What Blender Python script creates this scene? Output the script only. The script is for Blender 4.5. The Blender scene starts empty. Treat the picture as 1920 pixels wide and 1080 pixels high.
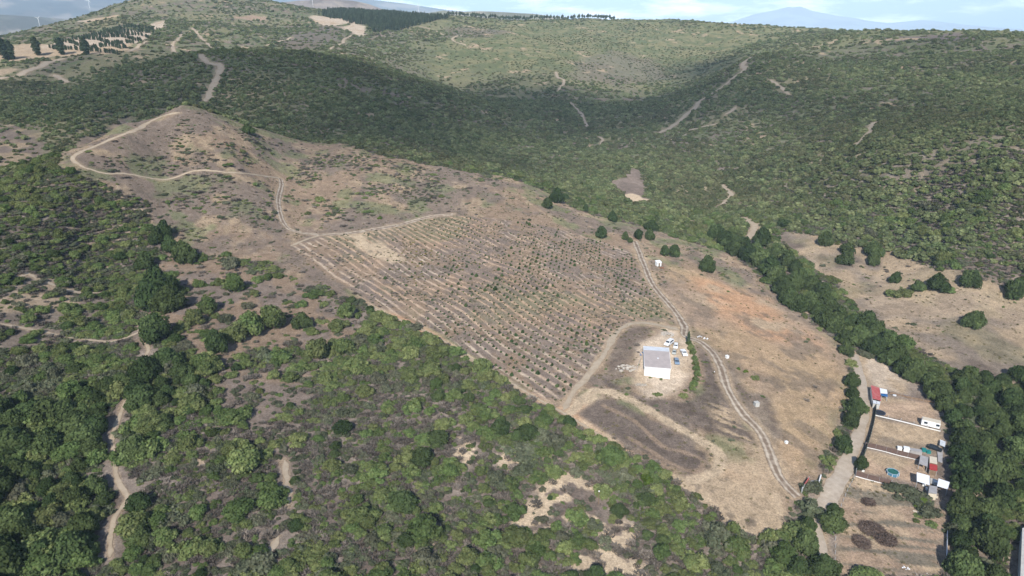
# Aerial view of a dry hillside orchard and maquis valley.
import bpy, bmesh, math, random
import numpy as np
from mathutils import Vector, Matrix

C = bpy.context.scene.collection
SC = bpy.context.scene
rng = np.random.default_rng(7)
random.seed(7)
PI = math.pi

# ------------------------------------------------------------------ camera
CAMZ = 120.0
PITCH = math.radians(21.2)
FOC = 1281.0                      # focal length in pixels of the 1920 wide frame
cam_d = bpy.data.cameras.new('camera')
cam = bpy.data.objects.new('camera', cam_d)
C.objects.link(cam)
cam.location = (0, 0, CAMZ)
cam.rotation_euler = (math.pi / 2 - PITCH, 0, 0)
cam_d.sensor_width = 36
cam_d.lens = 36 * FOC / 1920
cam_d.clip_start = 1
cam_d.clip_end = 200000
SC.camera = cam
CP, SP = math.cos(PITCH), math.sin(PITCH)

def ray(px, py):
    """survey sighting: direction (x, y, z) of the line of sight"""
    px = np.asarray(px, float); py = np.asarray(py, float)
    u = (px - 960); v = (540 - py)
    return u, FOC * CP + v * SP, -FOC * SP + v * CP

def project(x, y, z):
    zz = z - CAMZ
    f = y * CP - zz * SP
    up = y * SP + zz * CP
    return 960 + FOC * x / f, 540 - FOC * up / f, f

# ------------------------------------------------------------------ numeric noise
def _hash(ix, iy, seed):
    n = (ix.astype(np.int64) * 374761393 + iy.astype(np.int64) * 668265263 + seed * 974634777) & 0xFFFFFFFF
    n = ((n ^ (n >> 13)) * 1274126177) & 0xFFFFFFFF
    return ((n ^ (n >> 16)) & 0xFFFF) / 65535.0

def vnoise(x, y, seed=0):
    ix = np.floor(x); iy = np.floor(y)
    fx = x - ix; fy = y - iy
    fx = fx * fx * (3 - 2 * fx); fy = fy * fy * (3 - 2 * fy)
    a = _hash(ix, iy, seed); b = _hash(ix + 1, iy, seed)
    c = _hash(ix, iy + 1, seed); d = _hash(ix + 1, iy + 1, seed)
    return (a * (1 - fx) + b * fx) * (1 - fy) + (c * (1 - fx) + d * fx) * fy

def fbm(x, y, seed=0, octv=4):
    s = 0; a = .5; t = 0
    for k in range(octv):
        s = s + a * vnoise(x * 2 ** k + 17.3 * k, y * 2 ** k - 9.1 * k, seed + k)
        t += a; a *= .5
    return s / t                      # 0..1, mean .5

def sstep(a, b, x):
    t = np.clip((x - a) / (b - a), 0, 1)
    return t * t * (3 - 2 * t)

# ------------------------------------------------------------------ terrain heights
# survey points: (px, py, 'z' height) or (px, py, 'r' horizontal range)
CTRL = [
 # valley floor, plots
 (1235,700,'z',0),(1200,720,'z',0),(1290,640,'z',0.3),(1060,745,'z',-3),(1480,930,'z',-9),(1550,940,'z',-10),(1700,870,'z',-10.5),
 (1740,1060,'z',-11),(1500,1075,'z',-11),(1640,760,'z',-9),(1420,800,'z',-5),(1300,850,'z',-6),
 (1000,1075,'z',-6),(500,1075,'z',0),(0,1075,'z',3),(250,850,'z',6),(0,720,'z',12),(600,850,'z',2),(820,650,'z',4),
 (560,600,'z',8),(300,600,'z',14),(0,540,'z',24),(350,480,'z',18),(560,470,'z',17),(150,450,'z',27),
 (530,340,'z',31),(800,410,'z',17),(700,500,'z',12),(1000,560,'z',5.5),(1040,360,'z',13.5),(1200,460,'z',5),(1260,590,'z',1),(1300,500,'z',2.5),
 (1500,600,'z',-5.5),(1600,660,'z',-8.5),(1440,480,'z',-4),(1190,350,'z',0),(1185,310,'z',3),(1330,420,'z',-1.5),
 (1600,500,'z',-4),(1820,600,'z',-4),(1900,545,'z',0),(1900,700,'z',-8),(1900,1000,'z',-12),(900,700,'z',0),(1150,850,'z',-5),
 # right hand slope
 (1500,410,'z',5),(1700,420,'z',12),(1900,450,'z',18),(1700,300,'r',500),(1900,300,'r',470),(1500,300,'r',575),(1300,300,'r',640),
 (1300,240,'r',740),(1420,180,'r',820),(1410,105,'r',1010),(1700,200,'r',700),(1900,200,'r',660),(1900,120,'r',900),(1700,120,'r',930),
 (1560,110,'r',1020),(1900,64,'r',1250),(1750,63,'r',1300),(1600,63,'r',1450),(1400,54,'r',1700),(1560,80,'r',1250),
 (1250,43,'r',1850),(1080,40,'r',1900),(900,39,'r',1900),(800,32,'r',1850),
 (1000,100,'r',1350),(1130,165,'r',1120),(1250,165,'r',1180),(1340,105,'r',1450),(850,170,'r',1080),(1130,205,'r',940),(1150,255,'r',770),
 (1200,80,'r',1560),(1000,62,'r',1650),(850,80,'r',1450),(720,100,'r',1230),(1330,150,'r',1090),
 # dark ridge
 (400,98,'r',850),(330,108,'r',840),(240,132,'r',830),(140,168,'r',810),(20,196,'r',800),(500,99,'r',880),(640,113,'r',890),(740,145,'r',870),(813,164,'r',850),(900,205,'r',790),
 (400,150,'r',710),(600,200,'r',650),(430,190,'r',670),(250,190,'r',680),(130,240,'r',600),(40,260,'r',590),(610,262,'r',570),(860,285,'r',600),(1000,325,'r',560),(1000,260,'r',700),
 (20,300,'r',540),
 # knoll
 (340,198,'r',480),(240,232,'r',455),(140,283,'r',425),(300,300,'r',432),(500,246,'r',500),(650,272,'r',492),(830,305,'r',475),(960,330,'r',458),(450,330,'r',405),
 (0,322,'r',425),(60,310,'r',420),(120,400,'z',38),(700,340,'r',420),
 # land behind the dark ridge
 (60,150,'r',1010),(200,112,'r',1040),(320,95,'r',1120),(120,100,'r',1150),(240,75,'r',1280),(320,50,'r',1480),(10,110,'r',1140),(560,88,'r',1230),(470,85,'r',1220),(640,85,'r',1260),
 (2,78,'r',1700),(100,47,'r',1850),(200,17,'r',2000),(260,-4,'r',2060),(350,-22,'r',2100),(430,-10,'r',2050),(470,2,'r',2000),(560,16,'r',1950),(640,26,'r',1850),(740,30,'r',1800),
 (450,45,'r',1600),(350,25,'r',1750),(610,45,'r',1640),(690,60,'r',1520),(700,80,'r',1420),(640,65,'r',1450),(150,60,'r',1560),
]
HID = [  # hidden or out-of-frame ground: azimuth deg, range, height
 (-55,100,4),(-25,95,0),(0,95,-4),(25,95,-10),(55,100,-14),(-60,200,14),(60,200,-10),(60,350,10),(60,700,70),(60,1300,105),(-60,400,40),(-60,800,60),(-60,1300,60),(-60,2000,60),
 (-36,480,38),(-33.5,470,46),(-31.5,480,50),(-20,570,40),(-28,560,32),(-34,545,38),(-9,980,56),(-22,1000,50),(-32,930,48),(-2,545,15),
 (38,1800,80),(25,2000,90),(12,2500,85),(0,2600,90),(-10,2700,80),(-20,2900,110),(-35,2600,40),(-45,2300,20),(45,2600,40),(25,3000,40),(60,2600,40),(-60,3500,-60),(0,4000,-60),(30,4200,-60),(-30,4200,-60),
]
def build_tps():
    az = []; R = []; z = []
    for px, py, k, v in CTRL:
        dx, dy, dz = ray(px, py)
        h = math.hypot(dx, dy); s = dz / h
        r = v if k == 'r' else (v - CAMZ) / s
        az.append(math.atan2(dx, dy)); R.append(r); z.append(CAMZ + r * s)
    for a, r, h in HID:
        az.append(math.radians(a)); R.append(r); z.append(h)
    return np.array(az), np.array(R), np.array(z)
_az, _R, _z = build_tps()
KU = 2.2
def _uv(az, R): return az * KU, np.log(np.clip(R, 85, 5000) / 100)
_u, _v = _uv(_az, _R)
def _ker(d2): return .5 * d2 * np.log(d2 + 1e-9)
_n = len(_u)
_A = np.zeros((_n + 3, _n + 3))
_A[:_n, :_n] = _ker((_u[:, None] - _u) ** 2 + (_v[:, None] - _v) ** 2)
# honour the points loosely: height error allowed grows with range
_A[:_n, :_n] += np.diag(0.0006 * np.ones(_n))
_A[:_n, _n] = 1; _A[:_n, _n + 1] = _u; _A[:_n, _n + 2] = _v
_A[_n:, :_n] = _A[:_n, _n:].T
_w = np.linalg.solve(_A, np.concatenate([_z, np.zeros(3)]))

def tps(az, R):
    u, v = _uv(az, R)
    out = np.empty(u.size); uf = u.ravel(); vf = v.ravel()
    for i in range(0, uf.size, 40000):
        a = uf[i:i + 40000, None]; b = vf[i:i + 40000, None]
        d2 = (a - _u) ** 2 + (b - _v) ** 2
        out[i:i + 40000] = _ker(d2) @ _w[:_n] + _w[_n] + _w[_n + 1] * a[:, 0] + _w[_n + 2] * b[:, 0]
    return out.reshape(u.shape)

NA, NR = 920, 1080
az_f = np.linspace(-1.02, 1.02, NA)
az_c = np.linspace(1.02, 2 * PI - 1.02, 34)[1:-1]
AZ = np.concatenate([az_f, az_c])
R_in = np.array([2, 15, 30, 45, 58, 68.])
R_f = np.exp(np.linspace(math.log(76), math.log(4200), NR))
R_out = 4200 * 1.16 ** np.arange(1, 14)
RR = np.concatenate([R_in, R_f, R_out])

def raw_height(az, R):
    azw = (az + PI) % (2 * PI) - PI
    azc = np.clip(azw, -1.1, 1.1)
    # evaluate TPS on a coarser lattice, then bilinear (smooth function)
    la = np.linspace(-1.1, 1.1, 331); lr = np.exp(np.linspace(math.log(85), math.log(4800), 420))
    G = tps(*np.meshgrid(la, lr, indexing='ij'))
    fa = (azc + 1.1) / 2.2 * 330; fr = (np.log(np.clip(R, 85, 4800)) - math.log(85)) / math.log(4800 / 85) * 419
    ia = np.clip(fa.astype(int), 0, 329); ir = np.clip(fr.astype(int), 0, 418)
    ta = fa - ia; tr = fr - ir
    z = (G[ia, ir] * (1 - ta) + G[ia + 1, ir] * ta) * (1 - tr) + (G[ia, ir + 1] * (1 - ta) + G[ia + 1, ir + 1] * ta) * tr
    back = sstep(1.05, 2.0, np.abs(azw))
    z = z * (1 - back) + (-8) * back
    near = sstep(85, 25, R)
    z = z * (1 - near) + (-4) * near
    far = sstep(2900, 5200, R)
    z = z * (1 - far) + (-100) * far
    x = R * np.sin(az); y = R * np.cos(az)
    rough = sstep(330, 800, R) * (1 - far)
    z = z + (fbm(x / 45, y / 45, 3) - .5) * (1.2 + 2.0 * rough) + (fbm(x / 150, y / 150, 5) - .5) * 11 * rough + (np.abs(fbm(x / 75, y / 75, 15, 3) - .5) - .1) * 16 * rough * sstep(480, 700, R)
    z = z + (fbm(x / 9, y / 9, 8, 3) - .5) * .55 * (1 - far)
    return z
_GA, _GR = np.meshgrid(AZ, RR, indexing='ij')
GX = _GR * np.sin(_GA); GY = _GR * np.cos(_GA)
GZ = raw_height(_GA, _GR)

def height(x, y):
    x = np.asarray(x, float); y = np.asarray(y, float)
    R = np.hypot(x, y); az = np.arctan2(x, y)
    az = np.where(az < AZ[0], az + 2 * PI, az)
    i = np.clip(np.searchsorted(AZ, az) - 1, 0, len(AZ) - 2)
    j = np.clip(np.searchsorted(RR, R) - 1, 0, len(RR) - 2)
    ta = np.clip((az - AZ[i]) / (AZ[i + 1] - AZ[i]), 0, 1); tr = np.clip((R - RR[j]) / (RR[j + 1] - RR[j]), 0, 1)
    return (GZ[i, j] * (1 - ta) + GZ[i + 1, j] * ta) * (1 - tr) + (GZ[i, j + 1] * (1 - ta) + GZ[i + 1, j + 1] * ta) * tr

_lr = np.exp(np.linspace(math.log(80), math.log(4300), 1600))
def ground_at(px, py):
    """where the line of sight through a survey pixel meets the ground: x, y arrays"""
    px = np.atleast_1d(np.asarray(px, float)); py = np.atleast_1d(np.asarray(py, float))
    X = []; Y = []
    for k in range(0, len(px), 300):
        dx, dy, dz = ray(px[k:k + 300], py[k:k + 300]); h = np.hypot(dx, dy)
        ux, uy, s = dx / h, dy / h, dz / h
        d = CAMZ + _lr[None] * s[:, None] - height(ux[:, None] * _lr, uy[:, None] * _lr)
        hit = d < 0
        j = np.where(hit.any(1), hit.argmax(1), -1)
        # lines that miss the ground take the range of closest approach
        jm = np.argmin(d / _lr[None] ** 1.0, axis=1)
        miss = j < 0
        j = np.where(miss, jm, np.maximum(j, 1))
        a = np.arange(len(j)); d0 = d[a, j - 1]; d1 = d[a, j]
        t = np.where(miss, 1, d0 / (d0 - d1 + 1e-9))
        r = _lr[j - 1] + (_lr[j] - _lr[j - 1]) * t
        X.append(ux * r); Y.append(uy * r)
    return np.concatenate(X), np.concatenate(Y)

def W(pts):
    a = np.array(pts, float)
    return np.stack(ground_at(a[:, 0], a[:, 1]), 1)

def at(px, py, dz=0.0):
    x, y = ground_at([px], [py])
    return Vector((float(x[0]), float(y[0]), float(height(x, y)[0]) + dz))

# ------------------------------------------------------------------ polygons on the ground
def sdist(poly, x, y):
    """signed distance, positive inside"""
    n = len(poly); d2 = np.full(x.shape, 1e18); ins = np.zeros(x.shape, bool)
    for i in range(n):
        ax, ay = poly[i]; bx, by = poly[(i + 1) % n]
        ex, ey = bx - ax, by - ay
        wx, wy = x - ax, y - ay
        t = np.clip((wx * ex + wy * ey) / (ex * ex + ey * ey + 1e-9), 0, 1)
        d2 = np.minimum(d2, (wx - t * ex) ** 2 + (wy - t * ey) ** 2)
        c = (ay > y) != (by > y)
        ins ^= c & (x < ex * (y - ay) / (ey if abs(ey) > 1e-9 else 1e-9) + ax)
    d = np.sqrt(d2)
    return np.where(ins, d, -d)

def pdist(line, x, y):
    d2 = np.full(x.shape, 1e18)
    for i in range(len(line) - 1):
        ax, ay = line[i]; bx, by = line[i + 1]
        ex, ey = bx - ax, by - ay
        t = np.clip(((x - ax) * ex + (y - ay) * ey) / (ex * ex + ey * ey + 1e-9), 0, 1)
        d2 = np.minimum(d2, (x - ax - t * ex) ** 2 + (y - ay - t * ey) ** 2)
    return np.sqrt(d2)

def zone(poly, x, y, feather=2.0, ragged=3.0, scale=12.0, seed=11):
    """soft mask 0..1 of a world polygon with a ragged edge"""
    out = np.zeros(x.shape)
    m = feather + ragged + 2
    x0, y0 = poly.min(0) - m; x1, y1 = poly.max(0) + m
    sel = (x > x0) & (x < x1) & (y > y0) & (y < y1)
    if not sel.any(): return out
    xs, ys = x[sel], y[sel]
    d = sdist(poly, xs, ys)
    d = d + (fbm(xs / scale, ys / scale, seed, 3) - .5) * 2 * ragged
    out[sel] = sstep(-feather, feather, d)
    return out
# ------------------------------------------------------------------ ground zones
Z = {k: W(v) for k, v in {
 'slope': [(97,302),(130,277),(240,218),(330,203),(400,212),(450,232),(560,262),(700,287),(830,312),(950,332),(1030,362),(1090,395),(1190,420),(1290,452),(1380,482),(1440,530),(1500,590),(1570,640),(1590,690),(1590,800),(1560,850),(1530,920),(1500,950),(1480,1005),(1400,1008),(1340,955),(1250,892),(1150,835),(1060,780),(900,690),(800,625),(700,580),(560,520),(430,485),(340,475),(300,440),(270,400),(200,350),(95,312)],
 'rightfield': [(1447,442),(1472,434),(1540,440),(1560,455),(1660,468),(1760,507),(1920,545),(2000,560),(2000,700),(1920,722),(1830,725),(1790,695),(1660,625),(1560,530),(1480,470)],
 'orchard': [(545,462),(620,442),(700,428),(800,410),(850,405),(940,412),(1020,423),(1100,443),(1180,470),(1225,545),(1262,600),(1180,603),(1140,640),(1100,700),(1060,742),(1035,757),(900,675),(800,612),(700,570),(620,520)],
 'yard': [(1200,645),(1196,680),(1190,715),(1215,742),(1272,738),(1296,705),(1296,650),(1290,620),(1262,612),(1230,625)],
 'gully': [(180,335),(215,348),(245,375),(275,400),(295,430),(285,440),(258,408),(228,380),(200,360)],
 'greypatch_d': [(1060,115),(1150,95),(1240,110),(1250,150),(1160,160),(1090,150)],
 'stubble_b': [(1325,650),(1350,680),(1372,745),(1410,800),(1450,835),(1466,820),(1452,772),(1440,745),(1400,735),(1382,702),(1358,662)],
 'stubble_c': [(1150,642),(1185,615),(1228,614),(1212,642),(1188,662),(1166,700),(1130,705)],
 'brownfield': [(1120,749),(1150,752),(1235,797),(1322,850),(1328,878),(1292,892),(1200,846),(1088,778)],
 'stubble': [(1122,702),(1185,744),(1285,756),(1318,735),(1318,660),(1348,690),(1366,750),(1400,800),(1432,842),(1330,812),(1228,766),(1150,730)],
 'orange': [(1300,520),(1350,530),(1440,565),(1500,610),(1520,640),(1470,640),(1400,615),(1340,585),(1300,560)],
 'palehill': [(1240,500),(1300,505),(1360,530),(1450,570),(1560,640),(1588,700),(1588,790),(1560,850),(1500,900),(1460,860),(1400,740),(1350,670),(1290,610),(1260,560)],
 'sandedge': [(690,566),(800,615),(900,678),(1040,762),(1110,735),(1130,745),(1080,775),(1200,858),(1292,900),(1350,880),(1400,860),(1470,930),(1480,1005),(1400,1008),(1340,955),(1250,892),(1150,835),(1060,780),(900,690),(800,627),(700,582)],
 'lowbeige': [(1330,850),(1440,850),(1490,930),(1480,1000),(1400,1005),(1340,955),(1280,900)],
 'compound_a': [(1640,742),(1760,756),(1755,800),(1642,778)],
 'compound_b': [(1636,782),(1765,805),(1760,852),(1628,832)],
 'compound_c': [(1622,842),(1740,866),(1760,900),(1712,905),(1618,885)],
 'compound_d': [(1590,890),(1700,912),(1770,960),(1775,1080),(1570,1080),(1575,960)],
 'entrance': [(1600,665),(1650,670),(1700,715),(1700,740),(1640,725),(1615,700)],
 'valleypatch': [(1135,342),(1172,332),(1185,316),(1200,318),(1210,342),(1212,368),(1178,372),(1165,362)],
 'valleysand': [(1163,365),(1185,362),(1212,372),(1224,385),(1195,380),(1170,382)],
 'sandpatch': [(1000,905),(1050,885),(1085,900),(1115,930),(1140,970),(1200,990),(1170,1010),(1100,985),(1050,985),(960,1010),(955,985),(985,950)],
 'sandpatch_b': [(1010,1080),(1020,1030),(1050,1045),(1110,1030),(1130,985),(1165,1010),(1160,1045),(1230,1085)],
 'sandpatch_c': [(855,785),(880,800),(895,850),(870,865),(850,840)],
 'sandpatch_d': [(930,850),(980,860),(975,880),(945,870)],
 'brownvalley': [(-60,240),(10,232),(70,240),(80,275),(105,300),(60,305),(0,312),(-60,320)],
 'openleft': [(270,500),(340,475),(440,490),(560,525),(690,585),(700,610),(650,640),(560,650),(480,655),(420,690),(330,640),(260,640),(270,590),(340,560),(320,520)],
 'openleft_b': [(0,560),(60,525),(130,540),(210,560),(180,600),(80,605),(150,640),(90,665),(0,650)],
 'midpurple': [(400,690),(560,680),(600,760),(480,800),(400,760)],
 'f1': [(577,32),(605,30),(655,40),(655,44),(605,49),(590,40)], 'f2': [(628,50),(665,41),(687,50),(685,67),(665,67),(640,55)],
 'f3': [(690,72),(733,62),(715,70),(695,75)], 'f4': [(435,30),(470,28),(500,33),(495,39),(470,39),(440,34)],
 'f5': [(-40,92),(0,88),(65,83),(125,88),(180,95),(212,102),(150,103),(100,106),(60,112),(-40,118)],
 'f6': [(145,40),(180,34),(222,28),(216,32),(180,39),(160,42)], 'f7': [(275,46),(310,39),(308,51),(290,56)],
 'f8': [(90,88),(160,66),(230,55),(290,60),(240,92),(200,102),(150,98)],
 'f9': [(-40,136),(20,128),(35,130),(10,140),(-40,146)],
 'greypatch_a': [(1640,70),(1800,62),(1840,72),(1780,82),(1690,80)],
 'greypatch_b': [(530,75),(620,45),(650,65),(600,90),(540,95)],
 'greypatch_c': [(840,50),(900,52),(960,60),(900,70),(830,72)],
 'estate': [(1600,668),(1650,668),(1700,706),(1770,752),(1778,860),(1795,930),(1780,1000),(1782,1085),(1545,1085),(1545,960),(1600,875),(1622,740)],
 'rightroad': [(1900,1000),(1925,985),(1925,1085),(1895,1085)],
}.items()}

TRACKS = {  # name -> (pixel line, width m, kind)
 'farm_track': ([(1190,452),(1205,490),(1222,530),(1245,560),(1268,587),(1283,612),(1284,630),(1312,641),(1336,661),(1352,692),(1367,735),(1393,775),(1424,808),(1440,840),(1450,870),(1464,897),(1480,917),(1496,932)], 3.4, 'rut'),
 'plot_track': ([(1278,620),(1230,609),(1182,607),(1152,628),(1138,655),(1117,688),(1078,732),(1056,770)], 2.6, 'soft'),
 'hill_track': ([(850,402),(800,408),(740,424),(660,437),(600,440),(558,435),(537,425),(525,400),(522,370),(528,345),(524,334)], 2.7, 'rut'),
 'knoll_track': ([(160,316),(137,300),(150,286),(190,270),(250,246),(290,224),(338,212)], 2.3, 'soft'),
 'knoll_path': ([(524,334),(440,324),(350,325),(250,328),(200,326),(158,315)], 1.1, 'soft'),
 'knoll_spur_track': ([(600,441),(575,449),(545,462)], 1.6, 'soft'),
 'gravel_road': ([(1600,664),(1612,700),(1620,740),(1618,780),(1608,820),(1590,860),(1570,900),(1550,938),(1538,960)], 3.6, 'road'),
 'gravel_lane': ([(1538,958),(1530,975),(1535,1003),(1541,1042),(1548,1085)], 3.0, 'road'),
 'ridge_track': ([(372,103),(390,118),(411,121),(411,138),(399,163),(384,192)], 6.5, 'soft'),
 'spur_track': ([(1410,106),(1393,121),(1395,131),(1370,150),(1331,178),(1311,190),(1300,205),(1270,230),(1234,251)], 6.0, 'soft'),
 'valley_track_upper': ([(1043,135),(1046,145),(1058,154),(1048,170)], 5, 'soft'),
 'valley_track_middle': ([(1070,192),(1083,207),(1094,222),(1102,240)], 4, 'soft'),
 'valley_track_lower': ([(1122,257),(1130,262),(1126,270)], 3, 'soft'),
 'hillside_scar_path': ([(1640,230),(1622,256),(1600,276)], 5, 'soft'),
 'hillside_scar_path_upper': ([(1445,150),(1464,163),(1480,178)], 4, 'soft'),
 'slope_path': ([(1352,345),(1362,355),(1370,368),(1352,386)], 3.6, 'soft'),
 'stream_path': ([(1394,408),(1416,424),(1408,440),(1396,460)], 5.5, 'soft'),
 'stream_path_lower': ([(1275,402),(1290,412),(1312,425)], 4, 'soft'),
 'scrub_trail': ([(274,590),(262,622),(278,650),(268,682),(248,727),(214,808),(213,842),(221,903),(240,934),(213,975),(206,1045)], 1.3, 'soft'),
 'scrub_trail_lower': ([(533,863),(539,905),(541,948)], 1.8, 'soft'),
 'scrub_trail_bottom': ([(522,1006),(505,1040),(490,1078)], 1.6, 'soft'),
 'goat_trail': ([(33,523),(52,513),(70,522),(140,547),(200,548)], 1.5, 'soft'),
 'goat_trail_lower': ([(0,607),(80,622),(147,635),(213,640),(264,622)], 1.2, 'soft'),
 'far_road': ([(-40,152),(0,147),(40,139),(80,123),(112,112),(130,109)], 9, 'soft'),
 'far_track_a': ([(340,64),(333,76),(324,86),(328,104)], 5, 'soft'), 'far_track_b': ([(360,52),(376,70),(396,90)], 5, 'soft'),
 'far_track_c': ([(660,66),(648,72),(640,82),(620,93)], 5, 'soft'), 'far_track_d': ([(240,97),(262,83),(275,77)], 6, 'soft'),
 'far_track_e': ([(785,50),(810,56),(832,66)], 5, 'soft'), 'far_track_f': ([(868,66),(848,74),(874,86)], 5, 'soft'),
 'far_track_g': ([(500,86),(540,74),(548,70)], 5, 'soft'),'scar_small_a': ([(100,140),(115,148),(128,155)], 7, 'soft'),
 'scar_small_b': ([(1360,215),(1372,208),(1380,200)], 4, 'soft'), 'scar_small_c': ([(1290,245),(1310,240),(1345,232)], 3, 'soft'),
 'scar_small_d': ([(1525,305),(1540,302),(1556,296)], 4, 'soft'), 'scar_small_e': ([(1260,261),(1280,255),(1292,250)], 3, 'soft'),
 'slope_edge_path': ([(690,572),(800,622),(900,684),(1045,768),(1130,820)], .9, 'soft'),
}
def resample(p, step):
    p = np.array(p, float)
    # Catmull-Rom through the points
    q = [p[0]]
    P = np.vstack([2 * p[0] - p[1], p, 2 * p[-1] - p[-2]])
    for i in range(1, len(P) - 2):
        n = max(2, int(np.hypot(*(P[i + 1] - P[i])) / step))
        for t in np.linspace(0, 1, n + 1)[1:]:
            a, b, c, d = P[i - 1], P[i], P[i + 1], P[i + 2]
            q.append(.5 * (2 * b + (c - a) * t + (2 * a - 5 * b + 4 * c - d) * t * t + (3 * b - a - 3 * c + d) * t ** 3))
    return np.array(q)
TW = {}
for k, (line, w, kind) in TRACKS.items():
    p = W(line); r = np.hypot(*p.mean(0))
    TW[k] = (resample(p, max(1.5, r * .006)), w, kind)

# row direction of the planted plot
ra = at(690, 455); rb = at(1010, 640)
ROWD = Vector((rb.x - ra.x, rb.y - ra.y)).normalized(); ROWN = Vector((-ROWD.y, ROWD.x))
ROWO = Vector((ra.x, ra.y))
ROWS = 3.9
def rowphase(x, y):
    s = (x - ROWO.x) * ROWD.x + (y - ROWO.y) * ROWD.y
    n = (x - ROWO.x) * ROWN.x + (y - ROWO.y) * ROWN.y
    n = n + (fbm(s / 60, n / 90, 41, 2) - .5) * 14 + .0006 * (s - 60) ** 2
    return s, n

def mixc(a, b, t): return a * (1 - t[..., None]) + b * t[..., None]
def col(*c): return np.array(c, float)
SAND = col(.45, .355, .25); BEIGE = col(.300, .229, .156); PINK = col(.230, .168, .120); PURPLE = col(.128, .101, .084)
GREYB = col(.172, .140, .112); GREEN = col(.075, .092, .042); DRYG = col(.19, .175, .095); ORANGE = col(.33, .20, .12); PALE = col(.40, .325, .25)

def ground_colour(x, y):
    R = np.hypot(x, y)
    n1 = fbm(x / 40, y / 40, 21, 5); n2 = fbm(x / 11, y / 11, 22, 4); n3 = fbm(x / 3.2, y / 3.2, 23, 3); nb = fbm(x / 160, y / 160, 27, 3)
    # scrub floor: grey brown litter with sandy gaps
    c = mixc(PURPLE * 1.1, col(.205, .168, .138), sstep(.35, .62, n2))
    c = mixc(c, BEIGE, .75 * sstep(.56, .70, n1 * .5 + n2 * .3 + n3 * .2))
    # hillsides farther off carry low growth between the bushes
    far = sstep(420, 620, R)
    g = mixc(GREEN * 1.35, GREYB * .9, sstep(.42, .62, n2 * .6 + n3 * .4))
    g = mixc(g, DRYG, sstep(.48, .66, nb * .6 + n1 * .4) * .8)
    c = mixc(c, g, far * .85)
    bright = sstep(1000, 1300, R) * sstep(-260, -100, x)
    c = mixc(c, mixc(DRYG * .92, GREEN * 1.2, sstep(.40, .60, n2 * .5 + n3 * .2 + fbm(x / 22, y / 22, 29, 4) * .3)), bright * .85)
    def put(name, a, b, lo, hi, n, amt=1, fe=2, ra=3, sc=12):
        nonlocal c
        m = zone(Z[name], x, y, fe, ra, sc) * amt
        c = mixc(c, mixc(a, b, sstep(lo, hi, n)), m)
    put('slope', PINK * .88, BEIGE * .90, .42, .6, n1 * .5 + n3 * .5, 1, 2, 4)
    m = zone(Z['slope'], x, y, 4, 6)
    c = mixc(c, PURPLE * 1.15, m * sstep(.45, .57, n1 * .5 + n2 * .5) * .85)
    c = mixc(c, GREEN * 1.5, m * sstep(.53, .63, fbm(x / 14, y / 14, 37, 4)) * .55)
    c = mixc(c, GREYB * .75, m * sstep(.60, .68, n3 * .5 + n2 * .5) * .7)
    put('openleft', PINK * .85, PURPLE * 1.2, .44, .58, n2, .95, 4, 6)
    put('openleft_b', GREYB, BEIGE, .46, .6, n2, .8, 5, 8)
    put('midpurple', PURPLE * 1.2, PINK * .8, .5, .65, n2, .8, 5, 8)
    put('rightfield', BEIGE * .9, GREYB * 1.02, .47, .6, n1 * .6 + n2 * .4, 1, 2, 3)
    m = zone(Z['rightfield'], x, y, 6, 8)
    c = mixc(c, PURPLE * .9, m * sstep(.60, .66, n1 * .3 + n2 * .7) * .8)
    c = mixc(c, DRYG * .8, m * sstep(.54, .66, fbm(x / 25, y / 18, 77, 4)) * .4)
    c = mixc(c, BEIGE * 1.2, m * sstep(.55, .68, fbm(x / 40, y / 30, 78, 4)) * .5)
    put('palehill', col(.295, .212, .135), PINK * 1.1, .42, .6, n1, .9, 6, 8)
    put('orange', ORANGE * 1.05, BEIGE, .48, .66, n1 * .5 + n2 * .5, .9, 8, 8)
    m = zone(Z['palehill'], x, y, 6, 8)
    c = mixc(c, GREYB * .72, m * sstep(.53, .66, fbm((x * .8 + y * .6) / 6, (x * .6 - y * .8) / 10, 63, 5)) * .6)
    # planted plot: worked strips
    m = zone(Z['orchard'], x, y, 1.0, 2)
    s, nn = rowphase(x, y)
    ph = nn / ROWS + (n3 - .5) * .25
    tri = np.abs((ph % 1) - .5) * 2
    brk = fbm(s / 14, np.floor(ph) * 7.7, 51, 3)
    strip = sstep(.55, .85, tri) * sstep(.30, .54, brk + (n1 - .5) * .8)
    oc = mixc(PURPLE * 1.2, PINK * .88, sstep(.4, .62, n2 * .5 + n3 * .5))
    oc = mixc(oc, col(.15, .14, .085), sstep(.58, .7, n1) * .7)
    oc = mixc(oc, mixc(PALE * .95, ORANGE, sstep(.52, .66, nb * .5 + n1 * .5) * .6), strip * (.95 - .2 * sstep(-20, 40, x)))
    bare = zone(W([(640,440),(690,432),(740,470),(770,490),(735,495),(680,470)]), x, y, 2, 4)
    oc = mixc(oc, SAND * .80, bare * sstep(.35, .5, n3 * .6 + n2 * .4))
    c = mixc(c, oc, m)
    put('sandedge', SAND * .86, ORANGE * 1.1, .46, .64, n1, .95, 1.2, 1.5)
    put('lowbeige', BEIGE * 1.02, ORANGE * .9, .48, .64, n1, .8, 5, 6)
    m = zone(Z['lowbeige'], x, y, 6, 6)
    c = mixc(c, GREYB * .7, m * sstep(.57, .64, n2 * .5 + n3 * .5) * .75)
    put('stubble', PURPLE * .72, PURPLE * 1.05, .4, .6, n2 * .4 + n3 * .6, .95, 1.5, 2)
    put('stubble_b', PURPLE * .9, GREYB, .4, .6, n2 * .4 + n3 * .6, .85, 2, 3)
    put('stubble_c', PURPLE * .95, GREYB, .4, .6, n2 * .5 + n3 * .5, .85, 2, 4)
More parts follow.
